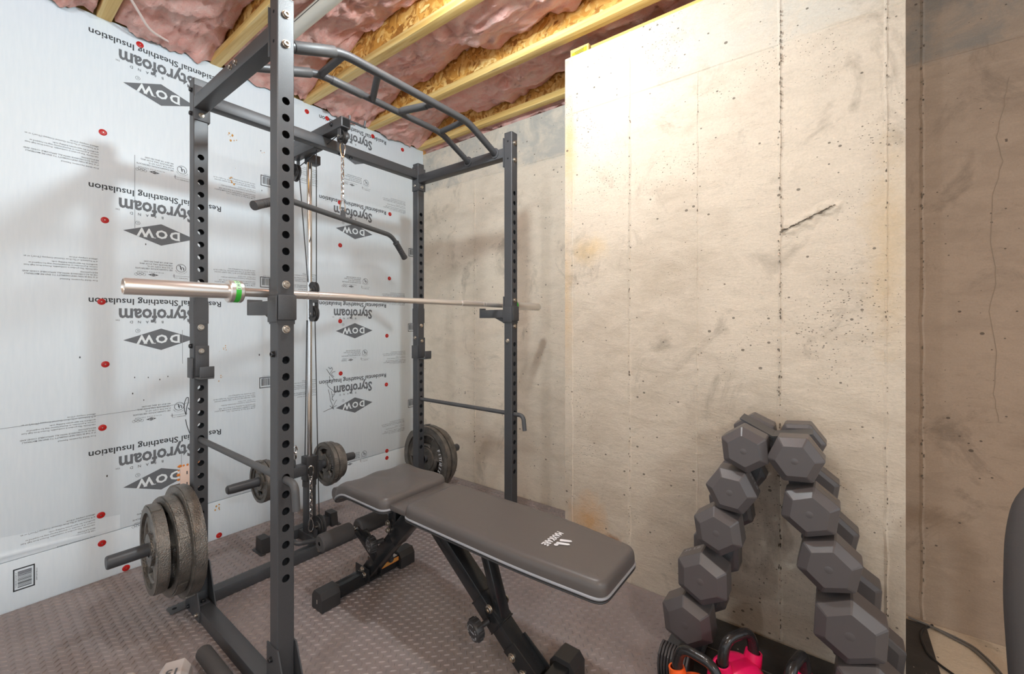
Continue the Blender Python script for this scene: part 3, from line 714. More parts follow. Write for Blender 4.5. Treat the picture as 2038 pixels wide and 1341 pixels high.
for key, x, y in (('fn', XF, YN), ('bn', XB, YN), ('bf', XB, YFAR), ('ff', XF, YFAR)):
    hs = list(HOLES)
    if key[0] == 'b': hs = [h for h in hs if not (.93 < h < 1.09)]
    posts[key] = u = upright(x, y, hs); yc = y + PS / 2; xc = x - PS / 2
    if key[0] == 'f':
        for z in (2.075, 1.988, 1.272, 1.139): bolt(u, (x, yc, z), (1, 0, 0), mat=M['zinc'])
    else:
        for z in (1.139,): bolt(u, (x, yc, z), (1, 0, 0))
    bolt(u, (xc, y, 1.065), (0, -1, 0), .0085, M['dbolt'] if key[1] == 'n' else M['zinc'])
    for z in (2.082, 1.994): MB().cyl((xc, y - .0004, z), (xc, y + .002, z), .005, n=10).build('pin_hole', M['void'], u)
# top beams
for y in (YN, YFAR):
    sb = MB().box(XB, XF - PS, y, y + PS, 2.006, 2.055, .003).build('side_beam', B, rack)
    MB().box(XF - PS - .006, XF - PS - .0002, y - .004, y + PS + .004, 1.955, 2.105, .002).build('end_plate', B, sb)
    MB().box(XB + .0002, XB + .005, y + .001, y + PS + .006, 1.962, 2.1, .002).build('end_plate', B, sb)
    bolt(sb, (XB + .005, y + PS / 2, 1.985), (1, 0, 0), .008)
    for x in (-1.50, -1.545) if y == YN else (): bolt(sb, (x - .1, y, 2.032), (0, -1, 0), .008)
rb = MB().box(XB - PS, XB, YN + PS, YFAR, 2.032, 2.081, .003).build('rear_beam', B, rack)
for y0, sg in ((YN + PS, 1), (YFAR, -1)):
    MB().box(XB - PS, XB + .001, min(y0, y0 + sg * .005), max(y0, y0 + sg * .005), 1.96, 2.11, .002).build('end_plate', B, rb)
for z in (2.085, 1.992): bolt(rb, (XB - PS / 2, YFAR, z), (0, -1, 0), .008, M['zinc']); bolt(rb, (XB - PS / 2, YN, z), (0, -1, 0), .008, M['dbolt'])
for y in (1.215, 1.275): bolt(rb, (XB - .024, y, 2.032), (0, 0, -1), .008, M['dbolt'])
# multi-grip pull-up bar: two bent tubes and four rungs
pb_ = MB()
ZE, ZT = 2.040, 2.128
tb = {}
for x, r, ya, yb in ((-1.41, .0165, .845, 1.505), (-1.60, .0145, .858, 1.510)):
    pb_.tube(fillet([(x, YN + PS, ZE), (x, ya, ZT), (x, yb, ZT), (x, YFAR, ZE)], .05), r, 16)
pu = pb_.build('pull_up_bar', B, rack)
def rung(x0, y0, x1, y1, grip):
    a, b = Vector((x0, y0, ZT)), Vector((x1, y1, ZT)); MB().cyl(a, b, .0135).build('rung', B, pu)
    if grip: MB().cyl(a.lerp(b, .22), a.lerp(b, .88), .0160, n=18).build('hand_grip', M['knurl'], pu)
rung(-1.41, .857, -1.60, .87, False); rung(-1.41, 1.000, -1.60, 1.105, False); rung(-1.41, 1.295, -1.60, 1.24, True); rung(-1.41, 1.488, -1.60, 1.502, False)
def gripon(p, q, r): MB().tube([Vector(p), Vector(p).lerp(Vector(q), .02), Vector(p).lerp(Vector(q), .98), Vector(q)], [r * .93, r, r, r * .93], 18).build('hand_grip', M['knurl'], pu)
z_ = lambda y: ZE + (ZT - ZE) * (y - YN - PS) / (.845 - YN - PS)
gripon((-1.41, .675, z_(.675)), (-1.41, .818, z_(.818)), .0195)
gripon((-1.60, .70, z_(.70) - .004), (-1.60, .83, z_(.83) - .006), .0175)
gripon((-1.60, .915, ZT), (-1.60, 1.055, ZT), .0168)
for x in (-1.41, -1.60):
    for y, s in ((YN + PS, 1), (YFAR, -1)): MB().lathe([(.027, 0), (.027, .004), (.018, .006)], (x, y, ZE), (0, s, 0), 20).build('weld_flange', B, pu)
# bottom rails, gussets, anchor tabs
for y in (YN, YFAR):
    br = MB().box(XB - PS - .05, XF + .03, y, y + PS, 0.001, .05, .003).build('base_rail', B, rack)
    for x in (XF, XB):
        for yy, s in ((y - .004, -1), (y + PS, 1)):
            g = MB().prism([(x - PS - .012, .004), (x + .075, .004), (x + .075, .05), (x + .008, .20), (x - PS - .012, .20)], 'y', yy, yy + .004).build('gusset', B, br)
            for (bx, bz) in ((x + .05, .026), (x - .03, .16), (x - PS + .01, .026)): bolt(g, (bx, yy if s < 0 else yy + .004, bz), (0, s, 0), .007, M['dbolt'] if bx < x else M['zinc'])
        MB().box(x + .001, x + .045, y + .006, y + PS - .006, .0505, .0535, .001).box(x + .0005, x + .004, y + .006, y + PS - .006, .05, .085, .001).build('foot_bracket', B, br)
        bolt(br, (x + .024, y + PS / 2, .0535), (0, 0, 1), .008, M['dbolt'])
tabm = MB().box(-2.145, -2.09, YN - .055, YN + .02, .002, .006, .001).build('anchor_tab', M['knurl'], rack)
MB().cyl((-2.118, YN - .035, .0058), (-2.118, YN - .035, .0064), .008).build('tab_slot', M['void'], tabm)
rbr = MB().box(-2.09, -2.041, YN + PS, YFAR, .001, .05, .003).build('rear_rail', B, rack)
bolt(rbr, (-2.041, 1.105, .028), (1, 0, 0), .009); MB().box(-2.0425, -2.0405, 1.075, 1.1, .001, .051).build('rail_sleeve', B, rbr)
# cable tower behind the rear uprights
arm = MB().box(-2.32, -1.845, 1.105, 1.154, 2.083, 2.132, .003).build('top_pulley_arm', B, rack)
MB().box(-1.846, -1.842, 1.112, 1.147, 2.09, 2.125).build('open_end', M['void'], arm)
bolt(arm, (-1.93, 1.105, 2.112), (0, -1, 0), .009, M['dbolt'])
for (p, q) in (((-1.9, 1.144, 2.15), (-1.9, 1.27, 2.15)), ((-1.9, 1.183, 2.154), (-1.9, 1.183, 2.177)), ((-1.9, 1.264, 2.152), (-1.9, 1.27, 2.182))): MB().tube([p, q], .0055, 8).build('bar_hanger', B, arm)
la = MB().box(-2.32, -2.066, 1.088, 1.137, 2.031, 2.080, .003).build('lower_arm', B, rack)
MB().box(-2.255, -2.205, 1.137, 1.20, 2.005, 2.052, .002).build('cross_block', B, la)
def pulley(parent, c, r, ax, wdt=.018, fork=None):
    c = Vector(c); ax = Vector(ax)
    p = MB().lathe([(.008, -wdt / 2), (r * .45, -wdt / 2), (r * .5, -wdt * .3), (r * .8, -wdt * .3), (r, -wdt / 2), (r, -wdt * .3), (r * .84, 0), (r, wdt * .3), (r, wdt / 2), (r * .8, wdt * .3), (r * .5, wdt * .3), (r * .45, wdt / 2), (.008, wdt / 2)], c, ax, 28).build('pulley_wheel', M['plastic'], parent)
    MB().cyl(c - ax * (wdt * .95), c + ax * (wdt * .95), .006, n=10).build('axle_bolt', M['zinc'], p)
    return p
def forks(mb, c, ax, w, z1, wd=.014):
    c = Vector(c); ax = Vector(ax)
    for s in (-1, 1):
        m = c + ax * (s * w); mb.prism([(m.x - wd, c.z - .012), (m.x + wd, c.z - .012), (m.x + wd, z1), (m.x - wd, z1)], 'y', m.y - .002, m.y + .002)
pk = pulley(rack, (-2.285, 1.105, 1.955), .045, (0, 1, 0)); mb = MB(); forks(mb, (-2.285, 1.105, 1.955), (0, 1, 0), .014, 2.031); mb.build('pulley_fork', B, pk)
pt = pulley(rack, (-1.875, 1.130, 2.045), .030, (0, 1, 0), .026); mb = MB(); forks(mb, (-1.875, 1.13, 2.045), (0, 1, 0), .018, 2.084, .012); mb.build('pulley_fork', B, pt)
RXc, RYc = -2.22, 1.146
gr = MB().cyl((RXc, RYc, .30), (RXc, RYc, 2.005), .0135, n=20).build('guide_rod', M['chrome'], rack)
MB().box(RXc - .024, RXc + .024, RYc - .024, RYc + .024, .05, .315, .003).build('rod_socket', B, gr)
MB().cyl((RXc, RYc, .295), (RXc, RYc, .325), .034, n=20).build('rubber_stop', M['rubber'], gr)
# floating double pulley
fp = MB()
for z, s in ((1.335, 1), (1.205, -1)): forks(fp, (RXc + .045, RYc, z), (0, 1, 0), .015, 1.27, .017)
fpo = fp.box(RXc + .03, RXc + .06, RYc - .017, RYc + .017, 1.262, 1.278).build('pulley_block', B, rack)
pulley(fpo, (RXc + .045, RYc, 1.330), .042, (0, 1, 0)); pulley(fpo, (RXc + .045, RYc, 1.205), .042, (0, 1, 0))
# foot bar, link rails and low pulley
fb = MB().box(-2.335, -2.285, .952, 1.318, .004, .054, .003).build('foot_bar', B, rack)
for y, s in ((.952, -1), (1.318, 1)):
    MB().prism([(-2.345, .002), (-2.265, .002), (-2.278, .072), (-2.338, .072)], 'y', y - .02, y + .02).box(-2.36, -2.255, y + s * .02 - .012, y + s * .02 + .012, .001, .005, .001).build('foot_shoe', M['plastic'], fb)
MB().box(-2.285, -2.091, 1.120, 1.169, .004, .052, .003).build('link_rail', B, fb)
MB().tube(fillet([(-2.27, 1.00, .058), (-2.13, 1.00, .095), (-2.055, 1.0, .095), (-2.055, 1.09, .075), (-2.07, 1.135, .06)], .03), .011, 10).build('foot_brace', B, fb)
lp = pulley(fb, (-2.12, 1.145, .108), .055, (0, 1, 0), .022); mb = MB(); forks(mb, (-2.12, 1.145, .11), (0, 1, 0), .018, .05, .016); mb.build('pulley_fork', B, lp)
# cables
def cable(p, q, r=.0026): MB().tube([p, q], r, 6).build('cable', M['wire'], rack)
cable((-2.285, 1.06, 1.955), (-2.265, 1.075, .52)); cable((-2.245, 1.105, 1.94), (-2.20, 1.128, 1.37)); cable((-2.085, 1.112, 2.03), (-2.152, 1.148, 1.35))
cable((-2.16, 1.145, 1.17), (-2.12, 1.145, .16)); cable((-2.215, 1.13, 1.17), (-2.215, 1.12, .46))
MB().tube([(-1.875, 1.13, 2.073), (-2.285, 1.13, 2.0)], .0026, 6).build('cable', M['wire'], rack)
# plate storage pegs at the rear uprights
for (y0, y1) in ((YN, .326), (YFAR + PS, 2.075)):
    s = 1 if y1 > y0 else -1
    MB().lathe([(.0001, abs(y1 - y0)), (.0205, abs(y1 - y0)), (.0235, abs(y1 - y0) - .004), (.0235, .006), (.034, .005), (.034, 0)], (XB - PS / 2, y0, .312), (0, s, 0), 24).build('storage_peg', B, rack)

# ----------------------------------------------------------------- weight carriage
car = thing('weight_carriage', (RXc, RYc, .39), 'black sliding plate carriage on the chrome rod of the cable tower', 'weight carriage')
MB().box(RXc - .026, RXc + .026, RYc - .115, RYc + .060, .362, .414, .003).build('cross_tube', B, car)
MB().box(RXc - .030, RXc + .030, RYc - .030, RYc + .030, .325, .452, .004).build('slide_sleeve', M['plastic'], car)
for s, y0, y1 in ((-1, RYc - .115, .760), (1, RYc + .06, 1.41)):
    L = abs(y1 - y0); MB().lathe([(.0001, L), (.015, L), (.020, L - .005), (.022, L - .03), (.022, 0)], (RXc, y0, .388), (0, s, 0), 20).build('plate_peg', B, car)
MB().prism([(RXc - .02, .414), (RXc + .02, .414), (RXc + .012, .45), (RXc - .012, .45)], 'y', 1.062, 1.068).build('cable_lug', B, car)
mb = MB().tube([(RXc, 1.068, .445), (RXc - .001, 1.075, .48), (RXc - .005, 1.076, .522)], .0035, 6)
for i in range(2): mb.tube([(RXc + .010 * cos(a) * (i == 0), 1.072 + .010 * cos(a) * (i == 1), .47 + .03 * i + .018 * sin(a)) for a in [2 * pi * k / 12 for k in range(12)]], .003, 6, closed=True)
mb.build('hook', M['chrome'], car)

# ----------------------------------------------------------------- weight plates
def arc_text(mb, body, r, a0, step, y, size, face, mi):
    for i, ch in enumerate(body):
        if ch == ' ': continue
        a = a0 + step * i
        # letters run clockwise seen from the side `face` looks towards
        up = Vector((cos(a), 0, sin(a))); rt = up.cross(Vector((0, -face, 0))) * -1
        put_text(mb, ch, up * r + Vector((0, y, 0)), rt, up, size=size, bold=.02, mi=mi, res=1)
def plate(R, T, name, writing=False, face=-1):
    """cast grip plate, axis Y, centred on its hole"""
    root = bpy.data.objects.new(name, None); C.objects.link(root); WO[name] = Vector()
    WO[root.name] = Vector((0, 0, 0))
    mb = MB(); t = T / 2
    mb.sector(R * .84, R * .985, 0, 2 * pi, -t, t, 56).sector(R * .98, R, 0, 2 * pi, -t * .72, t * .72, 56)
    mb.build('rim', M['iron'], root)
    for k in range(3): MB().sector(R * .99, R * 1.022, radians(10 + 120 * k), radians(75 + 120 * k), -t * .85, t * .6, 12).build('rim_step', M['iron'], root)
    mb = MB(); mb.sector(.0255, R * .30 + .01, 0, 2 * pi, -t * .95, t * .95, 32).build('hub', M['iron'], root)
    mb = MB(); mb.sector(.03, R * .40, 0, 2 * pi, -t * .42, t * .42, 48); mb.sector(R * .74, R * .86, 0, 2 * pi, -t * .42, t * .42, 48)
    for k in range(3):
        a = radians(90 + 120 * k); hw = radians(30)
        mb.sector(R * .39, R * .75, a + hw, a + 2 * pi / 3 - hw, -t * .42, t * .42, 14)
    mb.build('web', M['iron'], root)
    for k in range(3):      # raised lips round the three grip openings
        a = radians(90 + 120 * k); hw = radians(30)
        path = [(R * .74 * cos(q), R * .74 * sin(q)) for q in [a - hw + 2 * hw * i / 8 for i in range(9)]] + [(R * .40 * cos(q), R * .40 * sin(q)) for q in [a + hw - 2 * hw * i / 8 for i in range(9)]]
        MB().tube([(p[0], 0, p[1]) for p in path], T * .30, 8, closed=True).build('grip_lip', M['iron'], root)
    if writing:
        mb = MB(); arc_text(mb, 'FITNESS GEAR', R * .60, radians(28), radians(-9.5), face * (t * .42 + .0008), R * .155, face, 0)
        for k, ch in enumerate(writing): put_text(mb, ch, (-.2 * R + .13 * R * k * -face, face * (t * .42 + .0008), -R * .64), (-face, 0, 0), (0, 0, 1), size=R * .15, bold=.02, res=1)
        mb.build('raised_lettering', M['paint_white'] if R > .15 else M['pipe'], root)
    return root
PX, PZ = XB - PS / 2, .312
def put(root, loc, rot, label, group):
    root.location = loc; root.rotation_euler = rot; return tag(root, label, 'weight plate', group)
G1 = 'iron plates on the near storage peg'; G2 = 'iron plates on the far storage peg'; G3 = 'iron plates on the cable carriage'
big = put(plate(.208, .042, 'weight_plate'), (PX, .548, PZ - .004), (0, radians(17), 0), 'largest hammered iron plate on the near peg, closest to the upright', G1)
mid = put(plate(.182, .040, 'weight_plate'), (PX + .002, .503, PZ - .004), (0, radians(-14), radians(2)), 'middle iron plate of the three on the near peg, between the largest and the outermost', G1)
sml = put(plate(.160, .038, 'weight_plate'), (PX, .460, PZ - .004), (0, radians(176), radians(-3)), 'outermost iron plate on the near peg, three grip openings facing the camera', G1)
for r_, zz, yy in ((big, 0, 0), (mid, 0, 0), (sml, 0, 0)): pass
bf_ = put(plate(.200, .036, 'weight_plate', '45LB', -1), (PX, 1.805, PZ - .006), (0, radians(-2), 0), 'lettered grey grip plate on the far peg, nearest to the upright', G2)
dup(big, (PX, 1.842, PZ - .006), 'second grey plate on the far peg, behind the lettered one', G2, (0, .6, 0), (.96, .8, .96))
dup(mid, (PX, 1.876, PZ - .006), 'third grey plate on the far peg, close to the concrete wall', G2, (0, .2, 0), (1.0, .8, 1.0))
c1 = put(plate(.116, .024, 'weight_plate', '10LB', -1), (RXc, 1.238, .386), (0, radians(-15), 0), 'lettered small grip plate on the far side of the cable carriage, innermost', G3)
dup(sml, (RXc, 1.266, .386), 'middle small plate on the far side of the cable carriage', G3, (0, .3, 0), (.70, .66, .70))
dup(sml, (RXc, 1.296, .386), 'outermost small plate on the far side of the cable carriage', G3, (0, 1.0, 0), (.60, .70, .60))
dup(c1, (RXc, .905, .386), 'small grip plate facing the camera on the near side of the cable carriage', G3, (0, .9, 0), (.86, .9, .86))
dup(sml, (RXc, .934, .386), 'small plate behind the first one on the near side of the cable carriage', G3, (0, .5, 0), (.60, .66, .60))

# ----------------------------------------------------------------- barbell and its holders
bx, bz = -1.392, 1.249
for (y, lab) in ((YN, 'black barbell holder on the near front upright, under the steel sleeve'), (YFAR, 'black barbell holder on the far front upright')):
    h = thing('barbell_holder', (XF - .03, y + PS / 2, 1.2), lab, 'barbell holder', 'holders on the front uprights')
    g = .0015
    MB().box(XF + g, XF + .008, y - .001, y + PS + .004, 1.166, 1.241, .003).build('front_plate', B, h)
    MB().box(XF - PS - .008, XF - PS - g, y, y + PS, 1.155, 1.292, .002).build('back_plate', B, h)
    MB().box(XF - PS - .004, XF + .004, y - .006, y - g, 1.160, 1.238, .002).build('side_plate', B, h)
    a = MB().box(-1.512, XF - PS - .008, y + .002, y + PS - .002, 1.182, 1.2245, .002).build('rest_arm', B, h)
    MB().box(-1.520, -1.5122, y + .002, y + PS - .002, 1.182, 1.2335, .002).build('stop_lip', B, a)
    MB().prism([(XF - PS - .008, 1.182), (-1.425, 1.182), (XF - PS - .008, 1.152)], 'y', y + .018, y + .030).build('brace', B, h)
bar = thing('barbell', (bx, 1.18, bz), 'long bare steel barbell resting across the front of the rack', 'barbell')
MB().lathe([(.0130, .51), (.0130, .70), (.0135, .70), (.0135, .7035), (.0122, .704), (.0122, .709), (.0135, .7095), (.0135, .742), (.0122, .7425), (.0122, .747), (.0135, .7475), (.0138, .75), (.0138, .931), (.0116, .9315), (.0116, 1.44), (.0138, 1.4405), (.0138, 1.585), (.0122, 1.5855), (.0122, 1.59), (.0136, 1.5905), (.0136, 1.605), (.0122, 1.606), (.0122, 1.61), (.013, 1.6105), (.013, 1.85)], (bx, 0, bz), (0, 1, 0), 28).build('shaft', M['steel'], bar, sharp=30)
for y0, y1, s in ((.253, .478, 1), (2.09, 1.865, -1)):
    MB().lathe([(.0001, .004), (.0165, .004), (.0175, 0), (.0200, 0), (.0212, .0025), (.0212, abs(y1 - y0))], (bx, y0, bz), (0, s, 0), 32).build('sleeve', M['steel'], bar, sharp=30)
    c = MB().lathe([(.0208, 0), (.0300, 0), (.0325, .003), (.0325, .0125), (.0315, .0128), (.0315, .0262), (.0325, .0265), (.0325, .034), (.030, .037), (.0135, .037)], (bx, y1, bz), (0, s, 0), 32).build('collar', M['steel'], bar, sharp=30)
    MB().lathe([(.0318, .0127), (.0318, .0263)], (bx, y1, bz), (0, s, 0), 32).build('green_band', M['green'], c)
    if s > 0:
        mb = MB(); vs = []
        for k in range(9):
            a = radians(8 + 9.5 * k); u = Vector((cos(a), 0, sin(a))); mb.add([Vector((bx, y1 + yy, bz)) + q * .0321 for yy, q in ((.0132, u), (.0132, Vector((cos(a + .165), 0, sin(a + .165)))), (.0258, Vector((cos(a + .165), 0, sin(a + .165)))), (.0258, u))], [(0, 1, 2, 3)], 0)
        for k, ch in enumerate('SHOP'):
            a = radians(14 + 19 * k); u = Vector((cos(a), 0, sin(a))); t = Vector((-sin(a), 0, cos(a)))
            put_text(mb, ch, Vector((bx, y1 + .0235, bz)) + u * .0325, t, (0, -1, 0), size=.011, bold=.03, mi=1, res=1)
        mb.build('band_print', [M['pgreen'], M['inkg']], c)
# J cups on the rear uprights
for (y, lab) in ((YN, 'small black J-cup hooked on the near rear upright'), (YFAR, 'small black J-cup hooked on the far rear upright')):
    h = thing('j_cup', (XB, y + PS / 2, 1.0), lab, 'J-cup', 'J-cups on the rear uprights')
    MB().box(XB + .0012, XB + .006, y + .004, y + PS + .002, .945, 1.066, .002).build('back_plate', B, h)
    MB().box(XB + .0012, XB + .062, y + .002, y + PS + .002, .937, .943, .002).build('cup_floor', M['knurl'], h)
    MB().box(XB + .058, XB + .063, y + .002, y + PS + .002, .943, .986, .002).build('cup_lip', B, h)
    MB().box(XB - PS - .002, XB + .003, y - .0075, y - .0012, .938, 1.018, .002).build('side_plate', B, h)
    bolt(h, (XB + .006, y + PS / 2, 1.045), (1, 0, 0), .008)
# safety bars along X
for (y, lab) in ((YN, 'near grey safety bar with a bent handle, threaded through the uprights'), (YFAR, 'far dark safety bar with a bent handle, threaded through the uprights')):
    yc = y + PS / 2
    s = MB().tube(fillet([(XB - PS - .01, yc, .6905), (XF + .055, yc, .6905), (XF + .063, yc, .615)], .028, 7), .0108, 16).build('safety_bar', M['knurl'], None, origin=(XF, yc, .69)); tag(s, lab, 'safety bar', 'safety bars')

# ----------------------------------------------------------------- lat bar on its chain
lb = thing('lat_bar', (-1.875, 1.13, 1.66), 'dark pulldown bar with bent ended rubber grips hanging from the chain', 'pulldown bar')
c0 = Vector((-1.875, 1.132, 1.655)); dr = Vector((-.345, .939, 0)).normalized()
pA, pB = c0 - dr * .345, c0 + dr * .415
eA = c0 - dr * .480 + Vector((0, 0, -.066)) + Vector((.012, -.01, 0)); eB = c0 + dr * .550 + Vector((0, 0, -.105))
MB().tube(fillet([eA, pA, pB, eB], .05), .0125, 16).build('bar', M['knurl'], lb)
for e, p in ((eA, pA), (eB, pB)):
    d = (p - e).normalized(); prof = [(.0001, -.004), (.0175, -.004), (.0180, .0), (.0172, .006)]
    for k in range(4): prof += [(.0165, .03 + k * .012), (.0152, .031 + k * .012), (.0152, .034 + k * .012), (.0165, .035 + k * .012)]
    prof += [(.0165, .112), (.0185, .114), (.0185, .118), (.0128, .119)]
    MB().lathe(prof, e, d, 22).build('rubber_grip', M['rubber'], lb, sharp=30)
MB().prism([(c0.y - .013, 1.664), (c0.y + .013, 1.664), (c0.y + .011, 1.693), (c0.y - .011, 1.693)], 'x', c0.x - .003, c0.x + .003).build('hanging_eye', B, lb)
def link(mb, c, a, h, w_, r, tilt=0):
    c = Vector(c); pts = []
    for k in range(14):
        q = 2 * pi * k / 14; u = cos(q) * w_ * (1 if True else 1); z = sin(q) * w_ + (h - w_) * (1 if sin(q) > 0.01 else -1 if sin(q) < -.01 else 0)
        pts.append(c + Vector((cos(a) * u, sin(a) * u, z)))
    mb.tube(pts, r, 6, closed=True)
def chain(label, x, y, z1, z0, cl):
    t = thing('hanging_chain', (x, y, z0), label, 'chain', 'steel chains of the cable tower')
    def carab(z, inv):
        pts = []; s = -1 if inv else 1
        for k in range(20):
            q = 2 * pi * k / 20; wd = .0105 + .0045 * s * sin(q); pts.append((x + .3 * wd * cos(q), y + wd * cos(q), z + .036 * sin(q)))
        MB().tube(pts, .0032, 8, closed=True).build('carabiner', M['chrome'], t)
    carab(z1 - .036, False); z = z1 - .068; k = 0; proto = None
    zend = z0 + cl
    while z > zend:
        mb = MB(); link(mb, (0, 0, 0), radians(20 + 90 * (k % 2)), .0150, .0068, .0025)
        if k < 2:
            o = mb.build('link', M['chrome'], t, origin=(0, 0, 0)); o.location = Vector((x, y, z)) - Vector((x, y, z0))
            proto = (proto or []) + [o]
        else:
            o = proto[k % 2].copy(); C.objects.link(o); o.parent = t; o.location = Vector((0, 0, z - z0))
        z -= .0235; k += 1
    carab(z0 + .030, True)
chain('bright steel chain with snap hooks holding the pulldown bar', -1.878, 1.131, 2.022, 1.683, .066)
chain('bright steel chain hanging in front of the carriage down to the low pulley', -2.13, 1.108, .425, .095, .066)

# ================================================================= WEIGHT BENCH
G = M['gloss']; YC = 1.12
bench = thing('weight_bench', (-1.15, YC, 0), 'flat adjustable weight bench with black vinyl pads and foam leg rollers', 'weight bench')
def pad(name, outline, z0, z1, parent, pipe_z, warp=None):
    P = [Vector((p[0], p[1], 0)) for p in outline]; n = len(P)
    N = [((P[(i + 1) % n] - P[i - 1]).normalized()).cross(Vector((0, 0, 1))) for i in range(n)]
    t = z1 - z0; rings = [(.030, z0), (.006, z0 + .002), (0, z0 + .010), (-.001, z0 + t * .35), (-.0005, z0 + t * .62), (.0015, z0 + t * .80), (.004, z0 + t * .86), (.0045, z0 + t * .87), (.007, z0 + t * .93), (.016, z1 - .0015), (.03, z1)]
    cx = sum(p.x for p in P) / n; cy = sum(p.y for p in P) / n
    vs = []
    for ins, z in rings:
        for p, nn in zip(P, N): vs.append(Vector((p.x - nn.x * ins, p.y - nn.y * ins, z)))
    for fr_ in (.75, .5, .25):
        for p, nn in zip(P, N): vs.append(Vector((cx + (p.x - nn.x * .03 - cx) * fr_, cy + (p.y - nn.y * .03 - cy) * fr_, z1 + .0015 * (1 - fr_))))
    R_ = len(rings) + 3; vs.append(Vector((cx, cy, z1 + .0015)))
    fs = [(k * n + i, k * n + (i + 1) % n, (k + 1) * n + (i + 1) % n, (k + 1) * n + i) for k in range(R_ - 1) for i in range(n)]
    fs += [((R_ - 1) * n + i, (R_ - 1) * n + (i + 1) % n, R_ * n) for i in range(n)]; fs.append(tuple(range(n))[::-1])
    if warp: vs = [warp(v) for v in vs]
    o = MB().add(vs, fs).build(name, M['leather'], parent, sharp=60)
    pp_ = [Vector((p.x + nn.x * .0005, p.y + nn.y * .0005, pipe_z)) for p, nn in zip(P, N)]
    if warp: pp_ = [warp(v) for v in pp_]
    MB().tube(pp_, .0042, 8, closed=True).build('piping', M['pipe'], o)
    pp2 = [v - Vector((0, 0, .0095)) for v in pp_]
    MB().tube(pp2, .0032, 8, closed=True).build('piping', M['plastic'], o)
    return o
def outline(corners, rad, dens=.02):
    n = len(corners); out = []
    for i in range(n):
        a, b, c = Vector((*corners[i - 1], 0)), Vector((*corners[i], 0)), Vector((*corners[(i + 1) % n], 0))
        r_ = rad[i] if isinstance(rad, (list, tuple)) else rad
        d1 = (a - b).normalized(); d2 = (c - b).normalized(); p, q = b + d1 * r_, b + d2 * r_
        for j in range(7):
            t = j / 6; out.append(p * (1 - t) ** 2 + b * 2 * t * (1 - t) + q * t * t)
        nx = Vector((*corners[(i + 1) % n], 0)); r2 = rad[(i + 1) % n] if isinstance(rad, (list, tuple)) else rad
        end = nx + (b - nx).normalized() * r2; m = max(1, int((end - q).length / dens))
        for j in range(1, m): out.append(q.lerp(end, j / m))
    return [(p.x, p.y) for p in out]
ZP = .50
bp = pad('back_pad', outline([(-1.247, .985), (-.72, .976), (-.462, .990), (-.462, 1.222), (-.72, 1.262), (-1.247, 1.262)], [.04, .12, .035, .035, .12, .04]), .438, ZP, bench, .4555)
mb = MB()
lx, ly = -.705, 1.098
put_text(mb, 'MAXKARE', (-.693, 1.104, ZP + .0022), (0, -1, 0), (1, 0, 0), width=.094, hs=.032, bold=.035, res=2)
for i, (dx, L) in enumerate(((0, .030), (1, .034))):
    y0 = 1.112 - i * .020; x0 = -.661
    pts = [(x0, y0 + .004), (x0 + L, y0 + .016), (x0 + L + .006, y0 + .010), (x0 + L, y0 + .004), (x0 + .006, y0 - .008), (x0, y0 - .004)]
    mb.add([(a, b, ZP + .0022) for a, b in pts], [tuple(range(6))])
mb.add([(-.655 + .0068 * cos(q), 1.080 + .0068 * sin(q), ZP + .0022) for q in [2 * pi * k / 14 for k in range(14)]], [tuple(range(14))])
mb.build('printed_logo', M['paint_white'], bp)
def warp(v):
    q = max(0, (-1.575 - v.x) / .12); return Vector((v.x + .012 * q * q, v.y, v.z - .055 * q * q + .0035 * sin(v.y * 40) * sin(v.x * 26) * (v.z > .49)))
spd = pad('seat_pad', outline([(-1.695, .965), (-1.325, .962), (-1.325, 1.29), (-1.695, 1.30)], [.05, .04, .04, .05]), .440, ZP + .001, bench, .4575, warp)
MB().tube([(-1.672, .975 + .0, .434), (-1.672, 1.29, .434)], .030, 14).build('pad_nose', M['leather'], spd)
MB().box(-1.333, -1.236, .99, 1.275, .455, .476, .004).build('hinge_flap', M['leather'], bench)
# frame
def sq(name, a, b, wy, wt, parent, mat=G, bev=.004):
    """square section bar from a to b, wy wide across Y"""
    a, b = Vector(a), Vector(b); d = (b - a); L = d.length; d.normalize(); y = Vector((0, 1, 0)); n_ = d.cross(y).normalized(); y = n_.cross(d)
    m = Matrix(((d.x, y.x, n_.x, a.x), (d.y, y.y, n_.y, a.y), (d.z, y.z, n_.z, a.z), (0, 0, 0, 1)))
    return MB().box(0, L, -wy / 2, wy / 2, -wt / 2, wt / 2, bev, mtx=m).build(name, mat, parent)
rf = MB().box(-1.682, -1.632, .93, 1.31, .012, .062, .004).build('rear_foot', G, bench)
for y0, y1 in ((.886, .965), (1.272, 1.352)):
    MB().prism([(-1.696, .001), (-1.618, .001), (-1.618, .052), (-1.634, .074), (-1.680, .074), (-1.696, .052)], 'y', y0, y1).build('end_cap', M['plastic'], rf, sharp=20)
MB().box(-1.6575, -1.6545, .885, .8858, .028, .044).build('cap_slot', M['white_l'], rf)
st = MB().box(-1.672, -1.640, 1.17, 1.268, .0622, .063).build('warning_label', M['white_l'], rf)
MB().box(-1.6318, -1.6312, 1.17, 1.268, .042, .0605).build('orange_stripe', M['orangef'], rf); MB().box(-1.6311, -1.6308, 1.176, 1.262, .047, .056).build('stripe_print', M['stain'], rf)
rl = sq('rear_leg', (-1.655, YC, .045), (-1.325, YC, .405), .052, .060, bench)
sq('leg_sleeve', (-1.455, YC, .263), (-1.325, YC, .405), .058, .067, rl)
MB().box(-1.70, -1.60, YC - .034, YC - .028, .03, .09, .002).box(-1.70, -1.60, YC + .028, YC + .034, .03, .09, .002).build('foot_plate', G, rl)
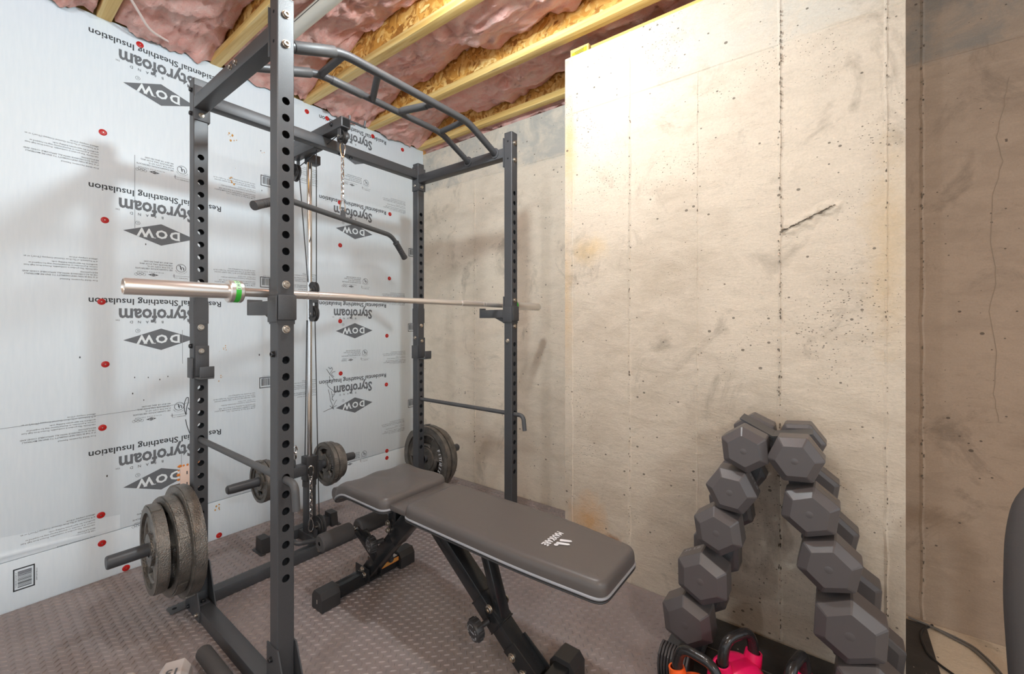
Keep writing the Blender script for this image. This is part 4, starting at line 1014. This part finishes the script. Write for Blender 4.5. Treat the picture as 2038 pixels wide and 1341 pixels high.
for (x, z) in ((-1.672, .052), (-1.632, .058), (-1.646, .078)): bolt(rl, (x, YC - .034, z), (0, -1, 0), .010, M['zinc'])
sp = sq('seat_post', (-1.455, YC, .290), (-1.455, YC, .440), .046, .050, bench)
for z in (.30, .33): bolt(sp, (-1.47, YC - .03, z), (0, -1, 0), .010, M['zinc'])
MB().box(-1.62, -1.36, YC - .02, YC + .02, .425, .4395, .003).build('seat_rail', G, sp)
def knob(parent, p, d, r=.031, L=.034, txt=True):
    p, d = Vector(p), Vector(d).normalized(); prof = [(.006, -.03), (.009, -.03), (.009, 0), (r * .6, .002), (r * .92, .006), (r, .010), (r, L - .005), (r * .93, L), (r * .7, L + .001), (.0001, L + .001)]
    k = MB().lathe(prof, p, d, 30).build('adjusting_knob', M['plastic'], parent)
    mb = MB()
    for i in range(12):
        a = 2 * pi * i / 12; u = d.orthogonal().normalized(); w_ = d.cross(u); c = p + (u * cos(a) + w_ * sin(a)) * r * 1.0
        mb.cyl(c + d * .010, c + d * (L - .006), .0035, n=6)
    mb.build('knob_ribs', M['plastic'], k)
    if txt:
        mb = MB(); z = Vector((0, 0, 1)); rt = z.cross(d).normalized(); up = d.cross(rt)
        for i, ch in enumerate('PULL OUT TO ADJUST'):
            if ch == ' ': continue
            a = radians(200 - i * 18.5); q = rt * cos(a) + up * sin(a)
            put_text(mb, ch, p + d * (L + .0018) + q * r * .60, up * cos(a) - rt * sin(a) if False else (up * -cos(a) + rt * sin(a)), q, size=r * .24, bold=.02, res=1)
        put_text(mb, 'TURN', p + d * (L + .0018) - up * r * .12, rt, up, width=r * .7, hs=r * .3, res=1)
        mb.build('knob_print', M['paint_white'], k)
    return k
knob(rl, (-1.515, YC - .055, .245), (-.25, -1, -.05)); knob(rl, (-1.600, YC + .055, .105), (.3, 1, .2), .026, .026, False)
# roller arm and foam rollers
ra = sq('roller_arm', (-1.565, YC - .012, .150), (-1.705, YC - .012, .232), .034, .044, bench)
MB().cyl((-1.705, .925, .238), (-1.705, 1.25, .238), .010).build('roller_axle', M['chrome'], ra)
for y0, y1 in ((.922, 1.068), (1.098, 1.242)):
    MB().lathe([(.008, 0), (.030, 0), (.036, .006), (.037, .012), (.037, y1 - y0 - .012), (.036, y1 - y0 - .006), (.030, y1 - y0), (.008, y1 - y0)], (-1.705, y0, .238), (0, 1, 0), 28).build('foam_roller', M['foamroll'], ra)
# front leg, collar, strut and front foot
fl = sq('front_leg', (-1.243, YC, .420), (-.750, YC, .032), .060, .054, bench)
dv = Vector((-.750 + 1.243, 0, .032 - .42)).normalized(); P0 = Vector((-1.243, YC, .42))
sq('sliding_collar', P0 + dv * .335, P0 + dv * .450, .068, .062, fl)
for t in (.335, .444): sq('collar_edge', P0 + dv * t, P0 + dv * (t + .006), .072, .066, fl)
kp = P0 + dv * .405; knob(fl, (kp.x - .004, YC - .066, kp.z - .012), (-.25, -1, -.12), .034)
bolt(fl, (kp.x + .005, YC - .033, kp.z + .030), (0, -1, 0), .012, M['zinc']); bolt(fl, (kp.x + .02, YC + .033, kp.z + .035), (0, 1, 0), .012, M['zinc'])
stt = MB()
for yy in (YC - .036, YC + .036): pass
sq('back_strut', (-.985, YC + .002, .440), (-.888, YC + .002, .168), .046, .030, bench)
MB().box(-1.25, -.60, YC - .022, YC + .022, .414, .4375, .004).build('pad_rail', G, bench)
hb = MB().box(-1.36, -1.19, YC - .037, YC - .031, .375, .44, .003).box(-1.36, -1.19, YC + .031, YC + .037, .375, .44, .003).build('hinge_bracket', G, bench)
bolt(hb, (-1.245, YC - .037, .392), (0, -1, 0), .013, M['dbolt']); bolt(hb, (-1.32, YC - .037, .40), (0, -1, 0), .012, M['zinc'])
ff = MB().box(-.722, -.668, 1.02, 1.20, .012, .064, .004).build('front_foot', G, bench)
for y0, y1 in ((.985, 1.045), (1.180, 1.250)):
    MB().prism([(-.740, .001), (-.650, .001), (-.650, .058), (-.668, .080), (-.722, .080), (-.740, .058)], 'y', y0, y1).build('end_cap', M['plastic'], ff, sharp=20)
MB().prism([(-.86, .085), (-.735, .012), (-.70, .05), (-.82, .13)], 'y', YC + .029, YC + .033).prism([(-.86, .085), (-.735, .012), (-.70, .05), (-.82, .13)], 'y', YC - .033, YC - .029).build('foot_plate', G, ff)
for (x, z) in ((-.805, .098), (-.762, .065)): bolt(ff, (x, YC + .033, z), (0, 1, 0), .011, M['zinc']); bolt(ff, (x - .02, YC - .033, z - .016), (0, -1, 0), .011, M['zinc'])

# ================================================================= DUMBBELL TREE
tree = thing('dumbbell_rack', (-.15, 1.61, 0), 'black A-frame dumbbell tree against the concrete pier, carrying two columns', 'dumbbell rack')
LD = [(-.220, .767, .071, 36), (-.258, .632, .074, -3), (-.296, .495, .077, 38), (-.343, .325, .086, 31), (-.390, .165, .087, 37)]
RD = [(-.090, .762, .072, 6), (-.055, .620, .075, 22), (-.012, .480, .079, 19), (.034, .318, .090, 27), (.082, .158, .094, 24)]
YD0, YD1 = 1.452, 1.768
for side, D_ in ((-1, LD), (1, RD)):
    for yy in (1.575, 1.640):
        p0 = Vector((D_[4][0] + side * .03, yy, .0)); p1 = Vector((D_[0][0] - side * .0, yy, D_[0][1] + .01))
        d = (p1 - p0).normalized(); n_ = Vector((d.z, 0, -d.x)) * side * -1
        MB().add([p0 + n_ * .006, p0 + n_ * .046, p1 + n_ * .05, p1 + n_ * .006] + [q + Vector((0, .004, 0)) for q in (p0 + n_ * .006, p0 + n_ * .046, p1 + n_ * .05, p1 + n_ * .006)],
                 [(0, 1, 2, 3), (4, 5, 6, 7), (0, 1, 5, 4), (1, 2, 6, 5), (2, 3, 7, 6), (3, 0, 4, 7)]).build('leg_plate', B, tree)
    for (x, z, r_, a_) in D_:
        pts = [(x + .024 * cos(q), z + .024 * sin(q)) for q in [radians(180 + 18 * k) for k in range(11)]]
        out = [(x + .028 * cos(q), z + .028 * sin(q)) for q in [radians(360 - 18 * k) for k in range(11)]]
        MB().prism(pts + out, 'y', 1.570, 1.648).build('saddle', B, tree)
    MB().box(min(D_[4][0], D_[4][0] + side * .06) - .03, max(D_[4][0], D_[4][0] + side * .06) + .03, 1.545, 1.675, .002, .010, .002).build('foot_plate', B, tree)
tp = [(-.247, .845), (-.155, .800), (-.052, .822), (-.052, .817), (-.155, .793), (-.247, .840)]
MB().prism(tp, 'y', 1.565, 1.655).build('top_plate', B, tree)
MB().box(-.19, -.115, 1.572, 1.648, .735, .795, .002).build('top_tie', B, tree)
def dumbbell(x, z, r, ang, label, words=None):
    t = thing('hex_dumbbell', (x, (YD0 + YD1) / 2, z), label, 'dumbbell', 'hex dumbbells on the A-frame')
    L = .098 if r > .08 else .092
    for y0, s in ((YD0, 1), (YD1, -1)):
        mb = MB(); rings = [(.0, 0), (r * .66, .0), (r * .985, .021), (r, .025), (r, L - .008), (r * .97, L - .004), (r * .80, L), (0, L)]
        vs = []
        rr = []
        for rad, d in rings[1:-1]:
            for k in range(6):
                a = radians(ang + 60 * k); b = .10        # each corner split in two for a soft edge
                for e in (-b, b): vs.append((x + rad * .99 * cos(a + e * .35), y0 + s * d, z + rad * .99 * sin(a + e * .35)))
        n = 12; K = len(rings) - 2
        fs = [(k * n + i, k * n + (i + 1) % n, (k + 1) * n + (i + 1) % n, (k + 1) * n + i) for k in range(K - 1) for i in range(n)] + [tuple(range(n)), tuple(range((K - 1) * n, K * n))]
        h = mb.add(vs, fs).build('head', M['hexrub'], t, sharp=8)
        if s > 0:
            MB().lathe([(.0001, -.0008), (r * .10, -.0006), (r * .16, .0006)], (x, y0, z), (0, 1, 0), 16).build('moulding_mark', M['hexrub'], h)
        if words and s > 0:
            side_, wd = words; a = radians(side_); nrm = Vector((cos(a), 0, sin(a))); tan = Vector((-sin(a), 0, cos(a)))
            o = Vector((x, y0 + L * .55, z)) + nrm * (r * .876 * .99 + .0012); mb = MB()
            put_text(mb, wd, o - Vector((0, -.008, 0)), tan * -1, (0, 1, 0), width=r * .70, hs=.022, bold=.02, res=1)
            mb.build('moulded_text', M['pipe'] if 'LB' in wd else M['mould'], h)
        if words and s < 0 and False: pass
    MB().lathe([(.0125, 0), (.0150, .02), (.0165, .06), (.0150, .10), (.0125, .12)], (x, (YD0 + YD1) / 2 - .06, z), (0, 1, 0), 18).build('handle', M['chrome'], t)
    return t
nth = ['topmost', 'second from the top', 'third from the top', 'fourth from the top', 'lowest']
for k, (x, z, r_, a_) in enumerate(LD):
    dumbbell(x, z, r_, a_, 'black hex dumbbell, %s in the left column of the A-frame' % nth[k], {1: (27, '20 LB'), 3: (121, '30 LB'), 4: (67, '35 LB')}.get(k))
for k, (x, z, r_, a_) in enumerate(RD):
    dumbbell(x, z, r_, a_, 'black hex dumbbell, %s in the right column of the A-frame' % nth[k], {1: (52, 'FITNESS GEAR'), 2: (109, '40 LB'), 0: (36, 'FITNESS GEAR')}.get(k))

# ----------------------------------------------------------------- kettlebells and small things in front
def kettlebell(loc, mat, label, rz, s=1., hz=.25):
    t = thing('kettlebell', loc, label, 'kettlebell', 'kettlebells in front of the dumbbell tree')
    x, y, z = loc
    prof = [(.0001, .0016), (.055, .0016), (.062, .006), (.078, .035), (.086, .075), (.083, .105), (.070, .135), (.052, .156), (.03, .166), (.0001, .168)]
    MB().lathe([(a * s, b * s) for a, b in prof], (x, y, z), (0, 0, 1), 32).build('bell', mat, t, sharp=60)
    m = Matrix.Rotation(rz, 4, 'Z'); P = [Vector((-.050, 0, .135)), Vector((-.063, 0, .185)), Vector((-.045, 0, .242)), Vector((.045, 0, .242)), Vector((.063, 0, .185)), Vector((.050, 0, .135))]
    path = fillet([Vector(loc) + (m @ p) * s for p in P], .045 * s, 6); n = len(path)
    MB().tube(path, [(.0165 - .003 * sin(pi * i / (n - 1))) * s for i in range(n)], 14).build('handle', M['castb'], t)
    for sg in (-1, 1):
        q = Vector(loc) + (m @ Vector((.051 * sg, 0, .128))) * s
        MB().lathe([(.026 * s, 0), (.0245 * s, .030 * s), (.0225 * s, .050 * s), (.0175 * s, .050 * s)], q, (m @ Vector((.012 * sg, 0, .05))), 16).build('horn_shell', mat, t)
kettlebell((-.224, 1.395, .0), M['pinkv'], 'pink kettlebell with a black iron handle, leftmost of the two pink ones', radians(58), 1.0)
kettlebell((-.080, 1.385, .0), M['pinkv'], 'pink kettlebell with a black iron handle, right one, almost out of frame', radians(75), 1.0)
kettlebell((-.300, 1.245, .0), M['orangev'], 'orange kettlebell with a grey worn handle', radians(-10), .98)
# ribbed roller
rr_ = MB(); n = 10
for k in range(n):
    x0 = -.462 + .0095 * k
    prof = [(1.40, .002), (1.475, .002), (1.485, .03), (1.478, .068), (1.455, .088), (1.425, .088), (1.402, .072), (1.392, .04)]
    rr_.prism(prof, 'x', x0, x0 + .0072)
rr_.prism([(1.405, .003), (1.47, .003), (1.478, .04), (1.45, .082), (1.425, .082), (1.398, .045)], 'x', -.461, -.369)
tag(rr_.build('ribbed_roller', M['rubber'], None, origin=(-.415, 1.44, 0), bevel=.0015), 'black ribbed rubber block on the mat under the lowest left dumbbell', 'rubber block')
# grey hex dumbbells at the lower left
def grey_db(name, loc, rz, label):
    t = thing(name, loc, label, 'dumbbell')
    t.rotation_euler = (0, 0, rz); x, y, z = loc; r = .058
    for y0, s in ((-.105, 1), (.105, -1)):
        vs = []
        for rad, d in ((r * .62, 0), (r, .018), (r, .066), (r * .7, .078)):
            for k in range(6):
                a = radians(60 * k); vs.append((x + rad * cos(a), y + y0 + s * d, z + .0505 + rad * sin(a)))
        fs = [(k * 6 + i, k * 6 + (i + 1) % 6, (k + 1) * 6 + (i + 1) % 6, (k + 1) * 6 + i) for k in range(3) for i in range(6)] + [tuple(range(6)), tuple(range(18, 24))]
        h = MB().add(vs, fs).build('head', M['greyv'], t, sharp=10, bevel=.002)
        mb = MB(); put_text(mb, '15', (x + .012, y + y0 + s * .042, z + .0505 + r * .866 + .0008), (0, -1, 0), (1, 0, 0), size=.036, bold=.03); mb.build('moulded_number', M['inkg'], h)
    MB().cyl((x, y - .06, z + .0505), (x, y + .06, z + .0505), .0165).build('handle', M['greyv'], t)
grey_db('vinyl_dumbbell', (-1.646, .354, .0008), radians(-27), 'pale grey vinyl dumbbell marked 15 on the mat, beside the black tube')
# padded tube on the floor
ft = MB().lathe([(.0001, 0), (.020, .002), (.024, .010), (.024, .60)], (-1.735, .522, .0262), (1, 0, 0), 22).build('padded_tube', M['foamroll'], None, origin=(-1.4, .522, 0)); tag(ft, 'dark round padded tube lying on the mat along the near base rail', 'tube')
# machine handle on the right
mh = thing('machine_handle', (.34, 1.52, -.008), 'thick black foam covered handle of an exercise machine at the right edge', 'machine handle')
rg = Vector((cos(YAW), sin(YAW), 0))
b0 = Vector((.328, 1.498, .0)); path = [b0 + rg * .045 + Vector((0, 0, .0)), b0 + rg * .010 + Vector((0, 0, .30)), b0 + rg * -.004 + Vector((0, 0, .50)), b0 + rg * .000 + Vector((0, 0, .655)), b0 + rg * .022 + Vector((0, 0, .745)), b0 + rg * .10 + Vector((0, 0, .790)), b0 + rg * .30 + Vector((0, 0, .80)), b0 + rg * .36 + Vector((0, 0, .70)), b0 + rg * .36]
path = [p + rg * .026 for p in path]
MB().tube(fillet(path, .05, 5), .0255, 24).build('padded_tube', M['foamroll'], mh)
MB().box(b0.x - .02, b0.x + .36, b0.y - .05, b0.y + .40, -.0079, .004, .002).build('base_plate', M['plastic'], mh)
# cables on the bare floor
ca = MB().tube(fillet([(.30, 2.268, .0), (.262, 2.21, .0), (.252, 2.14, .004), (.262, 2.05, .004), (.285, 2.02, .0), (.345, 1.965, -.002), (.42, 1.86, -.002)], .04), .0042, 8).build('power_cable', M['cableb'], None, origin=(.27, 2.1, 0)); tag(ca, 'black cable curling over the corner of the rubber mat onto the bare floor', 'cable')
ca = MB().tube(fillet([(.232, 2.266, .003), (.30, 2.25, .003), (.345, 2.228, -.003), (.39, 2.20, -.003), (.425, 2.125, -.003), (.44, 2.03, -.003), (.46, 1.90, -.003)], .05), .0042, 8).tube(fillet([(.30, 2.256, .0), (.36, 2.238, -.003), (.40, 2.213, -.003), (.437, 2.128, -.003), (.452, 2.03, -.003), (.475, 1.90, -.003)], .05), .0036, 8).build('power_cable', M['cableg'], None, origin=(.4, 2.2, 0)); tag(ca, 'grey double cable looping along the foot of the right-hand concrete wall', 'cable')
